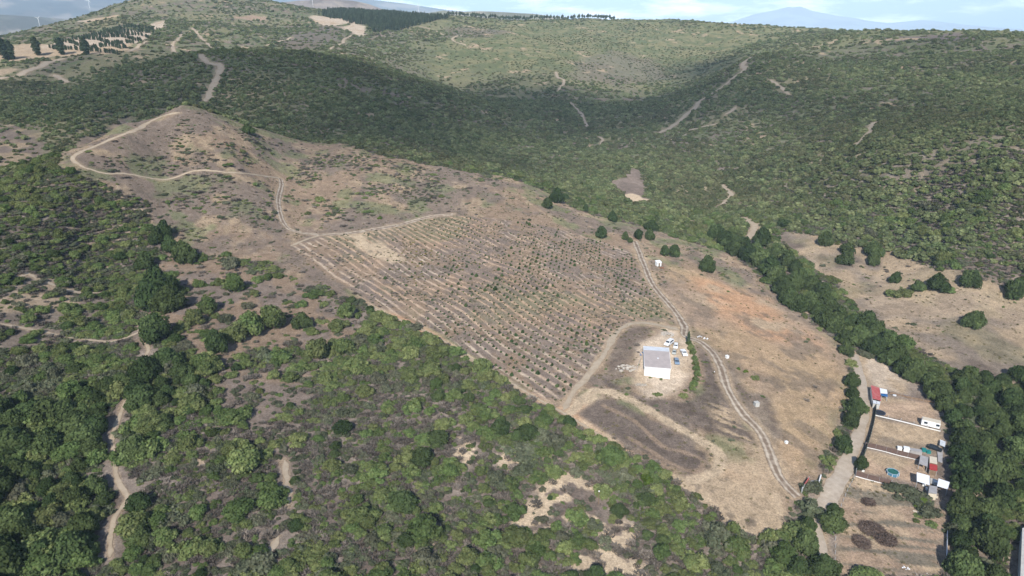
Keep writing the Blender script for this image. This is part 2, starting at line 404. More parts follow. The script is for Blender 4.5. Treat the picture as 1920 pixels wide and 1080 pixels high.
    ln = fbm(((x * .55 + y * .84)) / 1.4, (x * .84 - y * .55) / 14, 61, 3)
    c = mixc(c, BEIGE * 1.05, zone(W([(1330,760),(1365,765),(1425,830),(1400,850),(1350,820)]), x, y, 3, 4) * sstep(.45, .6, ln))
    put('brownfield', PURPLE * .72, PURPLE * .98, .4, .6, n2 * .5 + n3 * .5, .97, 1.2, 1)
    band = resample(W([(1066,776),(1108,736),(1150,738),(1240,782),(1338,842),(1345,880),(1300,900)]), 2)
    c = mixc(c, SAND * .80, (1 - sstep(1.2, 2.4, pdist(band, x, y) + (n3 - .5) * 2)) * .95)
    loop = resample(W([(1130,760),(1190,790),(1240,835),(1290,850),(1320,865),(1300,885),(1240,858),(1180,822)]), 2)
    c = mixc(c, PINK * 1.05, (1 - sstep(.3, 1.1, pdist(loop, x, y) + (n3 - .5))) * .7)
    put('yard', PALE * 1.05, BEIGE * 1.1, .45, .65, n1 * .3 + n2 * .7, 1, 2, 2)
    for k in 'abcd':
        put('compound_' + k, PINK * 1.35 if k in 'ac' else BEIGE * 1.12, BEIGE if k != 'd' else PINK * 1.15, .45, .62, n2, 1, 1.5, 1)
    ln2 = fbm((x * .15 + y * .99) / 1.6, (x * .99 - y * .15) / 14, 62, 3)
    c = mixc(c, col(.11, .105, .085), zone(Z['compound_d'], x, y, 3, 3) * sstep(.5, .6, ln2) * .75)
    c = mixc(c, GREYB * .8, zone(Z['compound_b'], x, y, 3, 3) * sstep(.54, .62, n2) * .7)
    put('entrance', PALE * .9, BEIGE, .45, .6, n2, 1, 2, 2)
    put('valleypatch', PURPLE * 1.1, PURPLE * 1.4, .4, .6, n2, 1, 2, 2)
    put('valleysand', SAND * .9, PURPLE, .5, .62, n2, 1, 2, 3)
    for k in ('sandpatch', 'sandpatch_b', 'sandpatch_c', 'sandpatch_d'):
        put(k, SAND * .95, PURPLE * 1.1, .5, .6, n3 * .6 + n2 * .4, 1, 2, 4, 8)
    put('brownvalley', col(.15, .118, .098), BEIGE * .8, .52, .64, n2, .95, 8, 10)
    for k in ('f1', 'f2', 'f3', 'f4', 'f5', 'f6', 'f7', 'f8', 'f9'):
        put(k, PALE * .92 if k != 'f3' else GREYB, BEIGE * 1.1 if k != 'f4' else PINK * 1.15, .4, .6, nb, 1, 3, 6, 40)
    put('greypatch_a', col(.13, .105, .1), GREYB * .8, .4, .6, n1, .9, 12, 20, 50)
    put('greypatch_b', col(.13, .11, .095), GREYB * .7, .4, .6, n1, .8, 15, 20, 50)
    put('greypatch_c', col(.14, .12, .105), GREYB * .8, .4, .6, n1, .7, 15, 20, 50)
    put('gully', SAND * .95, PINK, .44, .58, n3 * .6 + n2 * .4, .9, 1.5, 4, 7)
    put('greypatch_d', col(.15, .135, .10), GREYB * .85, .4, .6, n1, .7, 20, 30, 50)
    # stone coloured gaps on the far slopes
    gap = sstep(.715, .75, fbm(x / 26, y / 26, 91, 4)) * sstep(520, 700, R)
    c = mixc(c, BEIGE, gap * .9)
    # worn verge along the tracks
    for k, (p, w, kind) in TW.items():
        mgn = w * 1.6 + 4
        sel = (x > p[:, 0].min() - mgn) & (x < p[:, 0].max() + mgn) & (y > p[:, 1].min() - mgn) & (y < p[:, 1].max() + mgn)
        if sel.any():
            d = pdist(p[::2] if len(p) > 6 else p, x[sel], y[sel])
            t = (1 - sstep(w * .45, w * (1.2 if kind != 'soft' else .9), d + (n2[sel] - .5) * 2.5)) * (.75 if kind != 'soft' else .6)
            c[sel] = mixc(c[sel], BEIGE * 1.05, t)
    # the lowlands beyond the hills
    pl = sstep(3200, 5200, R)
    fp = fbm(x / 900, y / 700, 71, 4); fq = fbm(x / 2600, y / 1500, 72, 4)
    pc = mixc(col(.10, .105, .075), col(.36, .30, .24), sstep(.5, .6, fp))
    pc = mixc(pc, col(.06, .08, .06), sstep(.54, .6, fq))
    c = mixc(c, pc, pl)
    v = .86 + .28 * fbm(x / 6, y / 6, 33, 4)
    return np.clip(c * v[..., None], .01, .8)

GC = ground_colour(GX, GY)

# ------------------------------------------------------------------ shader helpers
def new_mat(name):
    m = bpy.data.materials.new(name); m.use_nodes = True
    nt = m.node_tree; nt.nodes.clear()
    out = nt.nodes.new('ShaderNodeOutputMaterial')
    return m, nt, out
def N(nt, t, **kw):
    n = nt.nodes.new(t)
    for k, v in kw.items():
        if k.startswith('i_'):
            key = k[2:]
            n.inputs[int(key) if key.isdigit() else key].default_value = v
        else: setattr(n, k, v)
    return n
def L(nt, a, b): nt.links.new(a, b)
def noise_node(nt, scale, detail=3, coord=None, rough=.55):
    n = N(nt, 'ShaderNodeTexNoise'); n.inputs['Scale'].default_value = scale; n.inputs['Detail'].default_value = detail
    n.inputs['Roughness'].default_value = rough
    if coord is not None: L(nt, coord, n.inputs['Vector'])
    return n
def mapr(nt, val, a, b, c, d):
    m = N(nt, 'ShaderNodeMapRange'); L(nt, val, m.inputs['Value'])
    for i, v in zip(('From Min', 'From Max', 'To Min', 'To Max'), (a, b, c, d)): m.inputs[i].default_value = v
    return m.outputs[0]
def mul_col(nt, col_sock, val_sock):
    m = N(nt, 'ShaderNodeVectorMath', operation='SCALE'); L(nt, col_sock, m.inputs[0]); L(nt, val_sock, m.inputs['Scale'])
    return m.outputs[0]
def math_node(nt, op, a, b):
    m = N(nt, 'ShaderNodeMath', operation=op)
    for i, v in enumerate((a, b)):
        if hasattr(v, 'links'): L(nt, v, m.inputs[i])
        else: m.inputs[i].default_value = v
    return m.outputs[0]

def paint(name, rgb, rough=.6, var=.12, scale=1.5, metal=0.0, spec=.3):
    m, nt, out = new_mat(name)
    b = N(nt, 'ShaderNodeBsdfPrincipled'); b.inputs['Roughness'].default_value = rough; b.inputs['Metallic'].default_value = metal
    b.inputs['Specular IOR Level'].default_value = spec
    tc = N(nt, 'ShaderNodeTexCoord')
    n = noise_node(nt, scale, 4, tc.outputs['Object'])
    v = mapr(nt, n.outputs['Fac'], .3, .7, 1 - var, 1 + var)
    c = N(nt, 'ShaderNodeRGB'); c.outputs[0].default_value = (*rgb, 1)
    L(nt, mul_col(nt, c.outputs[0], v), b.inputs['Base Color'])
    L(nt, b.outputs[0], out.inputs['Surface'])
    return m

# ground material: the surveyed soil colour broken up by finer grain
mg, nt, out = new_mat('dry_ground')
at_ = N(nt, 'ShaderNodeAttribute', attribute_name='soil')
geo = N(nt, 'ShaderNodeNewGeometry')
na = noise_node(nt, .35, 5, geo.outputs['Position'], .65)
nb_ = noise_node(nt, 1.6, 4, geo.outputs['Position'], .7)
va = mapr(nt, na.outputs['Fac'], .3, .7, .76, 1.24)
vb = mapr(nt, nb_.outputs['Fac'], .3, .7, .66, 1.34)
nc_ = noise_node(nt, 3.6, 3, geo.outputs['Position'], .75)
vb = math_node(nt, 'MULTIPLY', vb, mapr(nt, nc_.outputs['Fac'], .3, .7, .78, 1.22))
v = math_node(nt, 'MULTIPLY', va, vb)
bs = N(nt, 'ShaderNodeBsdfDiffuse'); bs.inputs['Roughness'].default_value = .8
L(nt, mul_col(nt, at_.outputs['Color'], v), bs.inputs['Color'])
bp = N(nt, 'ShaderNodeBump'); bp.inputs['Strength'].default_value = .6; bp.inputs['Distance'].default_value = .5
L(nt, nb_.outputs['Fac'], bp.inputs['Height']); L(nt, bp.outputs[0], bs.inputs['Normal'])
L(nt, bs.outputs[0], out.inputs['Surface'])

def np_mesh(name, verts, faces, cols=None, colname='soil', smooth=True):
    """verts (n,3), faces (m,k) integer array"""
    me = bpy.data.meshes.new(name)
    k = faces.shape[1]
    me.vertices.add(len(verts)); me.loops.add(faces.size); me.polygons.add(len(faces))
    me.vertices.foreach_set('co', np.ascontiguousarray(verts, np.float32).ravel())
    me.loops.foreach_set('vertex_index', np.ascontiguousarray(faces, np.int32).ravel())
    me.polygons.foreach_set('loop_start', np.arange(0, faces.size, k, dtype=np.int32))
    try: me.polygons.foreach_set('loop_total', np.full(len(faces), k, np.int32))
    except Exception: pass
    me.polygons.foreach_set('use_smooth', np.full(len(faces), smooth))
    me.update(calc_edges=True)
    if cols is not None:
        a = me.color_attributes.new(colname, 'FLOAT_COLOR', 'POINT')
        a.data.foreach_set('color', np.concatenate([cols, np.ones((len(cols), 1))], 1).astype(np.float32).ravel())
    return me

def grid_faces(n, m, wrap=False):
    i = np.arange(n if wrap else n - 1)[:, None]; j = np.arange(m - 1)[None]
    i2 = (i + 1) % n
    f = np.stack([i * m + j, i2 * m + j, i2 * m + j + 1, i * m + j + 1], -1)
    return f[..., ::-1].reshape(-1, 4)

def link(o, parent=None):
    C.objects.link(o)
    if parent is not None: o.parent = parent
    return o
def structure(name, me, mat):
    o = bpy.data.objects.new(name, me); me.materials.append(mat); o['kind'] = 'structure'
    return link(o)

n_, m_ = GX.shape
structure('ground', np_mesh('ground', np.stack([GX, GY, GZ], -1).reshape(-1, 3), grid_faces(n_, m_, True), GC.reshape(-1, 3)), mg)

# ------------------------------------------------------------------ tracks as draped ribbons
def track_mat(name, a, b, rut):
    m, nt, out = new_mat(name)
    at_ = N(nt, 'ShaderNodeAttribute', attribute_name='across')
    sep = N(nt, 'ShaderNodeSeparateColor'); L(nt, at_.outputs['Color'], sep.inputs[0])
    geo = N(nt, 'ShaderNodeNewGeometry')
    n1 = noise_node(nt, .5, 5, geo.outputs['Position'], .65); n2 = noise_node(nt, 2.0, 3, geo.outputs['Position'])
    mx = N(nt, 'ShaderNodeMix', data_type='RGBA'); mx.inputs[6].default_value = (*a, 1); mx.inputs[7].default_value = (*b, 1)
    f = math_node(nt, 'ADD', mapr(nt, n1.outputs['Fac'], .35, .65, -.45, .45), sep.outputs[0] if rut else .3)
    cl = N(nt, 'ShaderNodeClamp'); L(nt, f, cl.inputs[0]); L(nt, cl.outputs[0], mx.inputs[0])
    bs = N(nt, 'ShaderNodeBsdfDiffuse')
    L(nt, mul_col(nt, mx.outputs[2], mapr(nt, n2.outputs['Fac'], .3, .7, .88, 1.12)), bs.inputs['Color'])
    L(nt, bs.outputs[0], out.inputs['Surface'])
    return m
MT = {'rut': track_mat('rutted_track', (.52, .435, .335), tuple(PINK * .9), True),
      'soft': track_mat('worn_track', (.42, .34, .25), tuple(BEIGE * 1.1), True),
      'road': track_mat('gravel_track', (.48, .40, .315), (.37, .30, .23), True)}
for k, (p, w, kind) in TW.items():
    r = np.hypot(p[:, 0], p[:, 1])
    q = resample(p, max(1.0, r.mean() * .003)) if len(p) > 2 else p
    t = np.gradient(q, axis=0); t /= np.hypot(t[:, 0], t[:, 1])[:, None] + 1e-9
    nrm = np.stack([-t[:, 1], t[:, 0]], 1)
    s = np.concatenate([[0], np.cumsum(np.hypot(*np.diff(q, axis=0).T))])
    cols = 9; us = np.linspace(-1, 1, cols)
    seed = abs(hash(k)) % 97 if False else len(k) * 7 + int(w * 10)
    endt = np.clip(np.minimum(s, s[-1] - s) / (w * 1.0 + .1), .25, 1) if kind == 'soft' else np.ones(len(s))
    rag = .35 if kind == 'soft' else .16
    wl = w / 2 * (1 + (fbm(s / (w * 1.6), s * 0 + seed, seed, 4) - .5) * 4 * rag) * endt
    wr = w / 2 * (1 + (fbm(s / (w * 1.6), s * 0 + seed + 50, seed + 1, 4) - .5) * 4 * rag) * endt
    if k == 'gravel_road':
        wl = wl * (1 + .25 * sstep(.5, .95, s / s[-1])); wr = wr * (1 + .6 * sstep(.5, .95, s / s[-1]))
    V = []; A = []
    for u in us:
        off = np.where(u < 0, u * wl, u * wr)
        P = q + nrm * off[:, None]
        V.append(P)
        if kind == 'rut': a = 1 - math.exp(-((abs(u) - .58) / .24) ** 2)
        elif kind == 'road': a = .25 + .5 * abs(u) ** 2
        else: a = .15 + .7 * abs(u) ** 3
        A.append(np.full(len(q), a))
    V = np.stack(V, 1).reshape(-1, 2); A = np.stack(A, 1).reshape(-1)
    rr = np.hypot(V[:, 0], V[:, 1])
    z = height(V[:, 0], V[:, 1]) + .05 + rr * 2.2e-4
    me = np_mesh(k, np.column_stack([V, z]), grid_faces(len(q), cols), np.stack([A] * 3, 1), 'across')
    name = 'dirt_road' if kind == 'road' else 'dirt_track' if kind == 'rut' else 'dirt_path'
    o = structure(name, me, MT[kind])
    # make sure the sheet faces up
    if len(me.polygons) and me.polygons[0].normal.z < 0: me.flip_normals()
# ------------------------------------------------------------------ plant prototypes
def foliage_mat(name, a, b, trans=.28, bump=.0):
    m, nt, out = new_mat(name)
    oi = N(nt, 'ShaderNodeObjectInfo')
    at_ = N(nt, 'ShaderNodeAttribute', attribute_name='tint')
    sep = N(nt, 'ShaderNodeSeparateColor'); L(nt, at_.outputs['Color'], sep.inputs[0])
    mx = N(nt, 'ShaderNodeMix', data_type='RGBA'); mx.inputs[6].default_value = (*a, 1); mx.inputs[7].default_value = (*b, 1)
    f = N(nt, 'ShaderNodeClamp'); L(nt, math_node(nt, 'ADD', oi.outputs['Random'], sep.outputs[1]), f.inputs[0])
    L(nt, f.outputs[0], mx.inputs[0])
    # a second stream of the object's random number: overall depth of the green
    fr = N(nt, 'ShaderNodeMath', operation='FRACT'); L(nt, math_node(nt, 'MULTIPLY', oi.outputs['Random'], 17.3), fr.inputs[0])
    v = math_node(nt, 'MULTIPLY', sep.outputs[0], mapr(nt, fr.outputs[0], 0, 1, .72, 1.28))
    c = mul_col(nt, mx.outputs[2], v)
    d = N(nt, 'ShaderNodeBsdfDiffuse'); L(nt, c, d.inputs['Color'])
    t = N(nt, 'ShaderNodeBsdfTranslucent'); L(nt, c, t.inputs['Color'])
    ms = N(nt, 'ShaderNodeMixShader'); ms.inputs[0].default_value = trans
    L(nt, d.outputs[0], ms.inputs[1]); L(nt, t.outputs[0], ms.inputs[2]); L(nt, ms.outputs[0], out.inputs['Surface'])
    return m
F_TREE = foliage_mat('dark_evergreen_leaves', (.056, .088, .034), (.100, .130, .050))
F_SHRUB = foliage_mat('lentisk_leaves', (.110, .162, .055), (.188, .206, .082))
F_SAGE = foliage_mat('grey_green_leaves', (.110, .130, .074), (.160, .158, .104))
F_DRY = foliage_mat('dry_twigs', (.115, .100, .086), (.19, .162, .135), .05)
F_YEL = foliage_mat('yellow_green_leaves', (.16, .16, .03), (.22, .19, .05))
F_LIME = foliage_mat('bright_green_leaves', (.10, .155, .028), (.13, .17, .035))
F_FAR = foliage_mat('hillside_leaves', (.122, .158, .068), (.210, .226, .106))
F_PALE = foliage_mat('far_grey_scrub', (.10, .122, .052), (.16, .155, .080))  # own grey-green leaf colour of the distant grey bushes
F_SAP = foliage_mat('sapling_leaves', (.048, .082, .030), (.088, .120, .044))
F_CONIF = foliage_mat('conifer_needles', (.052, .080, .046), (.085, .112, .060))
BARK = paint('bark', (.10, .075, .055), .9, .3, 3)

_ico = None
def ico(sub=1):
    bm = bmesh.new(); bmesh.ops.create_icosphere(bm, subdivisions=sub, radius=1)
    v = np.array([q.co[:] for q in bm.verts]); f = np.array([[x.index for x in p.verts] for p in bm.faces]); bm.free()
    return v, f

def blobs_for(kind, g):
    B = []
    if kind == 'round':          # holm oak / carob: domed, lobed
        B.append((0, 0, .52, .62))
        e = g.uniform(.72, 1.0)
        for k in range(10):
            a = k * 2 * PI / 10 + g.uniform(-.5, .5); d = g.uniform(.34, .74)
            B.append((d * math.cos(a), d * math.sin(a) * e, g.uniform(.20, .62), g.uniform(.20, .40)))
        for k in range(7):
            a = g.uniform(0, 2 * PI); d = g.uniform(.05, .45)
            B.append((d * math.cos(a), d * math.sin(a) * e, g.uniform(.62, 1.02), g.uniform(.17, .34)))
    elif kind == 'mound':        # lentisk: wide, low
        e = g.uniform(.5, .95)
        for k in range(14):
            a = g.uniform(0, 2 * PI); d = g.uniform(.1, .85) ** .8
            B.append((d * math.cos(a), d * math.sin(a) * e, g.uniform(.08, .40) * (1.15 - d * .6), g.uniform(.18, .36)))
        for k in range(4):
            a = g.uniform(0, 2 * PI); d = g.uniform(0, .5)
            B.append((d * math.cos(a), d * math.sin(a) * e, g.uniform(.35, .62), g.uniform(.18, .32)))
    elif kind == 'carpet':       # low continuous maquis
        for k in range(26):
            a = g.uniform(0, 2 * PI); d = math.sqrt(g.random()) * g.uniform(.7, 1.1)
            B.append((d * math.cos(a), d * math.sin(a) * .8, g.uniform(.02, .16), g.uniform(.10, .24)))
    elif kind == 'tall':         # cypress / poplar
        for k in range(12):
            t = k / 11
            r = .20 * (math.sin(PI * (.12 + .80 * t))) ** .8 + .03
            B.append((g.uniform(-.04, .04), g.uniform(-.04, .04), .12 + 1.75 * t, r))
    elif kind == 'pine':         # umbrella crown
        for k in range(8):
            a = g.uniform(0, 2 * PI); d = g.uniform(.1, .6)
            B.append((d * math.cos(a), d * math.sin(a), g.uniform(.9, 1.25), g.uniform(.28, .42)))
        B.append((0, 0, 1.2, .5))
    elif kind == 'cone':
        for k in range(5):
            t = k / 4
            B.append((g.uniform(-.08, .08), g.uniform(-.08, .08), .3 + 1.2 * t, .42 * (1 - t) + .16))
    return np.array(B)

def crown_mesh(name, kind, seed, nleaf, leaf, mat, core=True, spiky=.0, sub=1, mats=None):
    g = np.random.default_rng(seed)
    B = blobs_for(kind, g)
    P = []; T = []; Fq = []
    V = []; F3 = []; tint = []
    if core:
        iv, if_ = ico(sub)
        for x, y, z, r in B:
            o = sum(len(q) for q in V)
            vv = iv * r * g.uniform(.78, .92, (len(iv), 1)) + (x, y, z)
            vv[:, 2] = np.maximum(vv[:, 2], 0)
            V.append(vv); F3.append(if_ + o)
            tint.append(np.column_stack([g.uniform(.85, 1.02, len(iv)), np.full(len(iv), 0.), np.zeros(len(iv))]))
    w = B[:, 3] ** 2; w = w / w.sum()
    bi = g.choice(len(B), int(nleaf * 1.9), p=w)
    d = g.normal(size=(len(bi), 3)); d[:, 2] = np.abs(d[:, 2]) * np.where(g.random(len(bi)) < .72, 1, -.6)
    d /= np.linalg.norm(d, axis=1)[:, None]
    pos = B[bi, :3] + d * B[bi, 3:4] * g.uniform(.80, 1.08 + spiky, (len(bi), 1))
    # drop leaves buried in other lobes
    keep = np.ones(len(pos), bool)
    for k, (x, y, z, r) in enumerate(B):
        keep &= (np.linalg.norm(pos - (x, y, z), axis=1) > r * .80) | (bi == k)
    keep &= pos[:, 2] > .02
    pos = pos[keep][:nleaf]; d = d[keep][:nleaf]; bi = bi[keep][:nleaf]
    n = len(pos)
    nd = d + g.normal(size=(n, 3)) * .45; nd /= np.linalg.norm(nd, axis=1)[:, None]
    t1 = np.cross(nd, g.normal(size=(n, 3))); t1 /= np.linalg.norm(t1, axis=1)[:, None]
    t2 = np.cross(nd, t1)
    s = leaf * g.uniform(.55, 1.45, (n, 1)); q = g.uniform(.5, 1.0, (n, 1))
    o = sum(len(v) for v in V)
    c4 = [pos + t1 * s + nd * s * g.uniform(-.2, .2, (n, 1)), pos + t2 * s * q + nd * s * .25, pos - t1 * s * g.uniform(.6, 1.1, (n, 1)), pos - t2 * s * q - nd * s * g.uniform(-.1, .3, (n, 1))]
    V.append(np.stack(c4, 1).reshape(-1, 3))
    lobe = g.uniform(.78, 1.22, len(B))
    tv = lobe[bi] * g.uniform(.82, 1.25, n)
    hv = g.uniform(-.25, .25, len(B))[bi] + g.uniform(-.2, .2, n)
    tint.append(np.repeat(np.column_stack([tv, hv, np.zeros(n)]), 4, axis=0))
    a = np.arange(n) * 4 + o
    F3.append(np.stack([a, a + 1, a + 2], 1)); F3.append(np.stack([a, a + 2, a + 3], 1))
    me = np_mesh(name, np.concatenate(V), np.concatenate(F3), np.concatenate(tint), 'tint', False)
    me.materials.append(mat)
    return me

def twig_mesh(name, seed, n, mat):
    """low dry brush: many thin arching twig blades"""
    g = np.random.default_rng(seed)
    a = g.uniform(0, 2 * PI, n); rad = np.sqrt(g.random(n)) * .8
    base = np.column_stack([rad * np.cos(a), rad * np.sin(a), np.zeros(n)])
    h = g.uniform(.25, .65, n) * (1.1 - rad * .6); lean = g.normal(size=(n, 2)) * .22 + base[:, :2] * .35
    top = base + np.column_stack([lean, h]); mid = (base + top) / 2 + g.normal(size=(n, 3)) * .06
    wv = np.column_stack([np.cos(a + 1.3), np.sin(a + 1.3), g.normal(size=n) * .3]) * g.uniform(.05, .12, (n, 1))
    V = np.stack([base - wv, mid + wv * 1.4, top, mid - wv * 1.4], 1).reshape(-1, 3)
    o = np.arange(n) * 4
    F = np.concatenate([np.stack([o, o + 1, o + 2], 1), np.stack([o, o + 2, o + 3], 1)])
    tv = g.uniform(.7, 1.3, n)
    me = np_mesh(name, V, F, np.repeat(np.column_stack([tv, g.uniform(-.3, .3, n), tv * 0]), 4, axis=0), 'tint', False)
    me.materials.append(mat)
    return me

def trunk_mesh(name, seed, h=.42, r=.06):
    g = np.random.default_rng(seed)
    bm = bmesh.new()
    def limb(p0, p1, r0, r1):
        d = (p1 - p0).normalized(); a = d.orthogonal().normalized(); b = d.cross(a)
        rings = []
        for k in range(4):
            t = k / 3; c = p0.lerp(p1, t); rr = r0 + (r1 - r0) * t
            rings.append([bm.verts.new(c + (a * math.cos(j * PI / 3) + b * math.sin(j * PI / 3)) * rr * g.uniform(.9, 1.1)) for j in range(6)])
        for k in range(3):
            for j in range(6): bm.faces.new((rings[k][j], rings[k][(j + 1) % 6], rings[k + 1][(j + 1) % 6], rings[k + 1][j]))
    top = Vector((g.uniform(-.03, .03), g.uniform(-.03, .03), h))
    limb(Vector((0, 0, -.12)), top, r * 1.25, r)
    for k in range(4):
        a = k * PI / 2 + g.uniform(-.5, .5)
        limb(top, top + Vector((math.cos(a) * .32, math.sin(a) * .32, g.uniform(.2, .38))), r * .7, r * .25)
    me = bpy.data.meshes.new(name); bm.to_mesh(me); bm.free(); me.materials.append(BARK)
    return me

TREES = [crown_mesh('tree_crown', 'round', 100 + k, 1700, .080, F_TREE, True, .10) for k in range(5)]
TRUNKS = [trunk_mesh('tree_trunk', 140 + k) for k in range(2)]
SHRUBS = [crown_mesh('shrub', 'mound', 200 + k, 1000, .078, F_SHRUB, True, .16) for k in range(4)]
CARPET = [crown_mesh('low_maquis', 'carpet', 205 + k, 800, .070, (F_SHRUB, F_SAGE, F_SHRUB, F_SAGE)[k], True, .25) for k in range(4)]
SHRUBS_R = [crown_mesh('round_shrub', 'round', 210 + k, 1200, .080, F_SHRUB, True, .12) for k in range(3)]
SAGES = [crown_mesh('grey_shrub', 'mound', 220 + k, 750, .085, F_SAGE, True, .22) for k in range(3)]
DRYS = [twig_mesh('dry_brush', 230 + k, 150, F_DRY) for k in range(3)]
YELS = [crown_mesh('yellow_shrub', 'mound', 240, 300, .12, F_YEL)]
LIMES = [crown_mesh('lime_shrub', 'mound', 245, 900, .085, F_LIME)]
FARS = [crown_mesh('far_bush', 'mound' if k % 2 else 'round', 250 + k, 110, .20, F_FAR, True, 0, 1) for k in range(4)]
FARG = [crown_mesh('far_grey_bush', 'mound', 260 + k, 90, .21, F_PALE, True, 0, 1) for k in range(2)]
SAPS = [crown_mesh('sapling_crown', 'cone', 270 + k, 80, .20, F_SAP, True, 0, 1) for k in range(3)]
TALLS = [crown_mesh('cypress_crown', 'tall', 280 + k, 700, .055, F_CONIF) for k in range(2)]
PINES = [crown_mesh('pine_crown', 'pine', 290 + k, 250, .13, F_CONIF) for k in range(2)]
TUFTS = [twig_mesh('grass_tuft', 300 + k, 60, foliage_mat('dry_grass', (.10, .105, .045), (.20, .17, .09), .1)) for k in range(2)]

# instances of uncountable growth live in ONE object per kind of growth
def make_nodes(coll):
    ng = bpy.data.node_groups.new('growth', 'GeometryNodeTree')
    ng.interface.new_socket('Geometry', in_out='INPUT', socket_type='NodeSocketGeometry')
    ng.interface.new_socket('Geometry', in_out='OUTPUT', socket_type='NodeSocketGeometry')
    gi = ng.nodes.new('NodeGroupInput'); go = ng.nodes.new('NodeGroupOutput')
    ci = ng.nodes.new('GeometryNodeCollectionInfo'); ci.inputs[0].default_value = coll
    ci.inputs['Separate Children'].default_value = True; ci.inputs['Reset Children'].default_value = True
    ip = ng.nodes.new('GeometryNodeInstanceOnPoints'); ip.inputs['Pick Instance'].default_value = True
    def attr(nm, ty):
        a = ng.nodes.new('GeometryNodeInputNamedAttribute'); a.data_type = ty; a.inputs[0].default_value = nm
        return a.outputs['Attribute']
    ng.links.new(gi.outputs[0], ip.inputs['Points']); ng.links.new(ci.outputs[0], ip.inputs['Instance'])
    ng.links.new(attr('idx', 'INT'), ip.inputs['Instance Index'])
    er = ng.nodes.new('FunctionNodeEulerToRotation'); ng.links.new(attr('rot', 'FLOAT_VECTOR'), er.inputs[0])
    ng.links.new(er.outputs[0], ip.inputs['Rotation']); ng.links.new(attr('scl', 'FLOAT_VECTOR'), ip.inputs['Scale'])
    ng.links.new(ip.outputs[0], go.inputs[0])
    return ng
def stuff(name, label, protos, x, y, sxy, sz, idx=None, sink=.06):
    n = len(x)
    if n == 0: return
    coll = bpy.data.collections.new(name + '_kinds')
    for k, me in enumerate(protos):
        coll.objects.link(bpy.data.objects.new('%s_kind_%02d' % (name, k), me))
    z = height(x, y) - sink * sz
    me = bpy.data.meshes.new(name); me.vertices.add(n)
    me.vertices.foreach_set('co', np.column_stack([x, y, z]).astype(np.float32).ravel())
    a = me.attributes.new('scl', 'FLOAT_VECTOR', 'POINT'); a.data.foreach_set('vector', np.column_stack([sxy, sxy * rng.uniform(.8, 1.2, n), sz]).astype(np.float32).ravel())
    a = me.attributes.new('rot', 'FLOAT_VECTOR', 'POINT'); a.data.foreach_set('vector', np.column_stack([rng.uniform(-.08, .08, n), rng.uniform(-.08, .08, n), rng.uniform(0, 2 * PI, n)]).astype(np.float32).ravel())
    if idx is None: idx = rng.integers(0, len(protos), n)
    a = me.attributes.new('idx', 'INT', 'POINT'); a.data.foreach_set('value', np.asarray(idx, np.int32))
    o = bpy.data.objects.new(name, me); o['kind'] = 'stuff'; o['label'] = label
    md = o.modifiers.new('growth', 'NODES'); md.node_group = make_nodes(coll)
    return link(o)

def thing(name, label, cat, loc=(0, 0, 0), rz=0, group=None):
    o = bpy.data.objects.new(name, None); o.empty_display_size = .5
    o.location = loc; o.rotation_euler = (0, 0, rz); o['label'] = label; o['category'] = cat
    if group: o['group'] = group
    return link(o)
def single(name, me, label, cat, loc, rot=(0, 0, 0), scale=(1, 1, 1), group=None):
    o = bpy.data.objects.new(name, me); o.location = loc; o.rotation_euler = rot; o.scale = scale
    o['label'] = label; o['category'] = cat
    if group: o['group'] = group
    return link(o)

def in_frame(x, y, m=60, z=None):
    z = height(x, y) if z is None else z
    px, py, f = project(x, y, z)
    return (f > 1) & (px > -m) & (px < 1920 + m) & (py > -m) & (py < 1080 + m)

def lattice(r0, r1, step, a0=-50, a1=50):
    """jittered points over a sector of ground"""
    xm = r1 * math.sin(math.radians(max(abs(a0), abs(a1))))
    gx = np.arange(-xm, xm, step); gy = np.arange(r0 * .55, r1, step)
    X, Y = np.meshgrid(gx, gy); X = X.ravel() + rng.uniform(-.5, .5, X.size) * step; Y = Y.ravel() + rng.uniform(-.5, .5, Y.size) * step
    R = np.hypot(X, Y); A = np.degrees(np.arctan2(X, Y))
    k = (R > r0) & (R < r1) & (A > a0) & (A < a1)
    X, Y = X[k], Y[k]
    k = in_frame(X, Y, 130)
    return X[k], Y[k]

# open ground that carries no scrub
def open_mask(x, y, tracks=True):
    m = np.zeros(x.shape)
    for k, fe, ra in (('slope', 2, 4), ('rightfield', 2, 2), ('compound_a', 1, 0), ('compound_b', 1, 0), ('compound_c', 1, 0), ('compound_d', 1, 0), ('entrance', 1, 1), ('valleypatch', 1, 1), ('valleysand', 2, 2),
                      ('f1', 3, 3), ('f2', 3, 3), ('f3', 3, 3), ('f4', 3, 3), ('f5', 3, 3), ('f6', 3, 3), ('f7', 3, 3), ('f8', 3, 3), ('f9', 3, 3), ('rightroad', 1, 1), ('estate', 1, 0)):
        m = np.maximum(m, zone(Z[k], x, y, fe, ra))
    for k in ('sandpatch', 'sandpatch_b', 'sandpatch_c', 'sandpatch_d'):
        m = np.maximum(m, .80 * zone(Z[k], x, y, 1.5, 3, 8))
    for k in ('openleft',): m = np.maximum(m, .94 * zone(Z[k], x, y, 3, 5))
    for k in ('openleft_b', 'midpurple', 'brownvalley'): m = np.maximum(m, .78 * zone(Z[k], x, y, 4, 6))
    for k in ('greypatch_a', 'greypatch_b'): m = np.maximum(m, .7 * zone(Z[k], x, y, 6, 10))
    if tracks: m = np.maximum(m, track_mask(x, y))
    return m
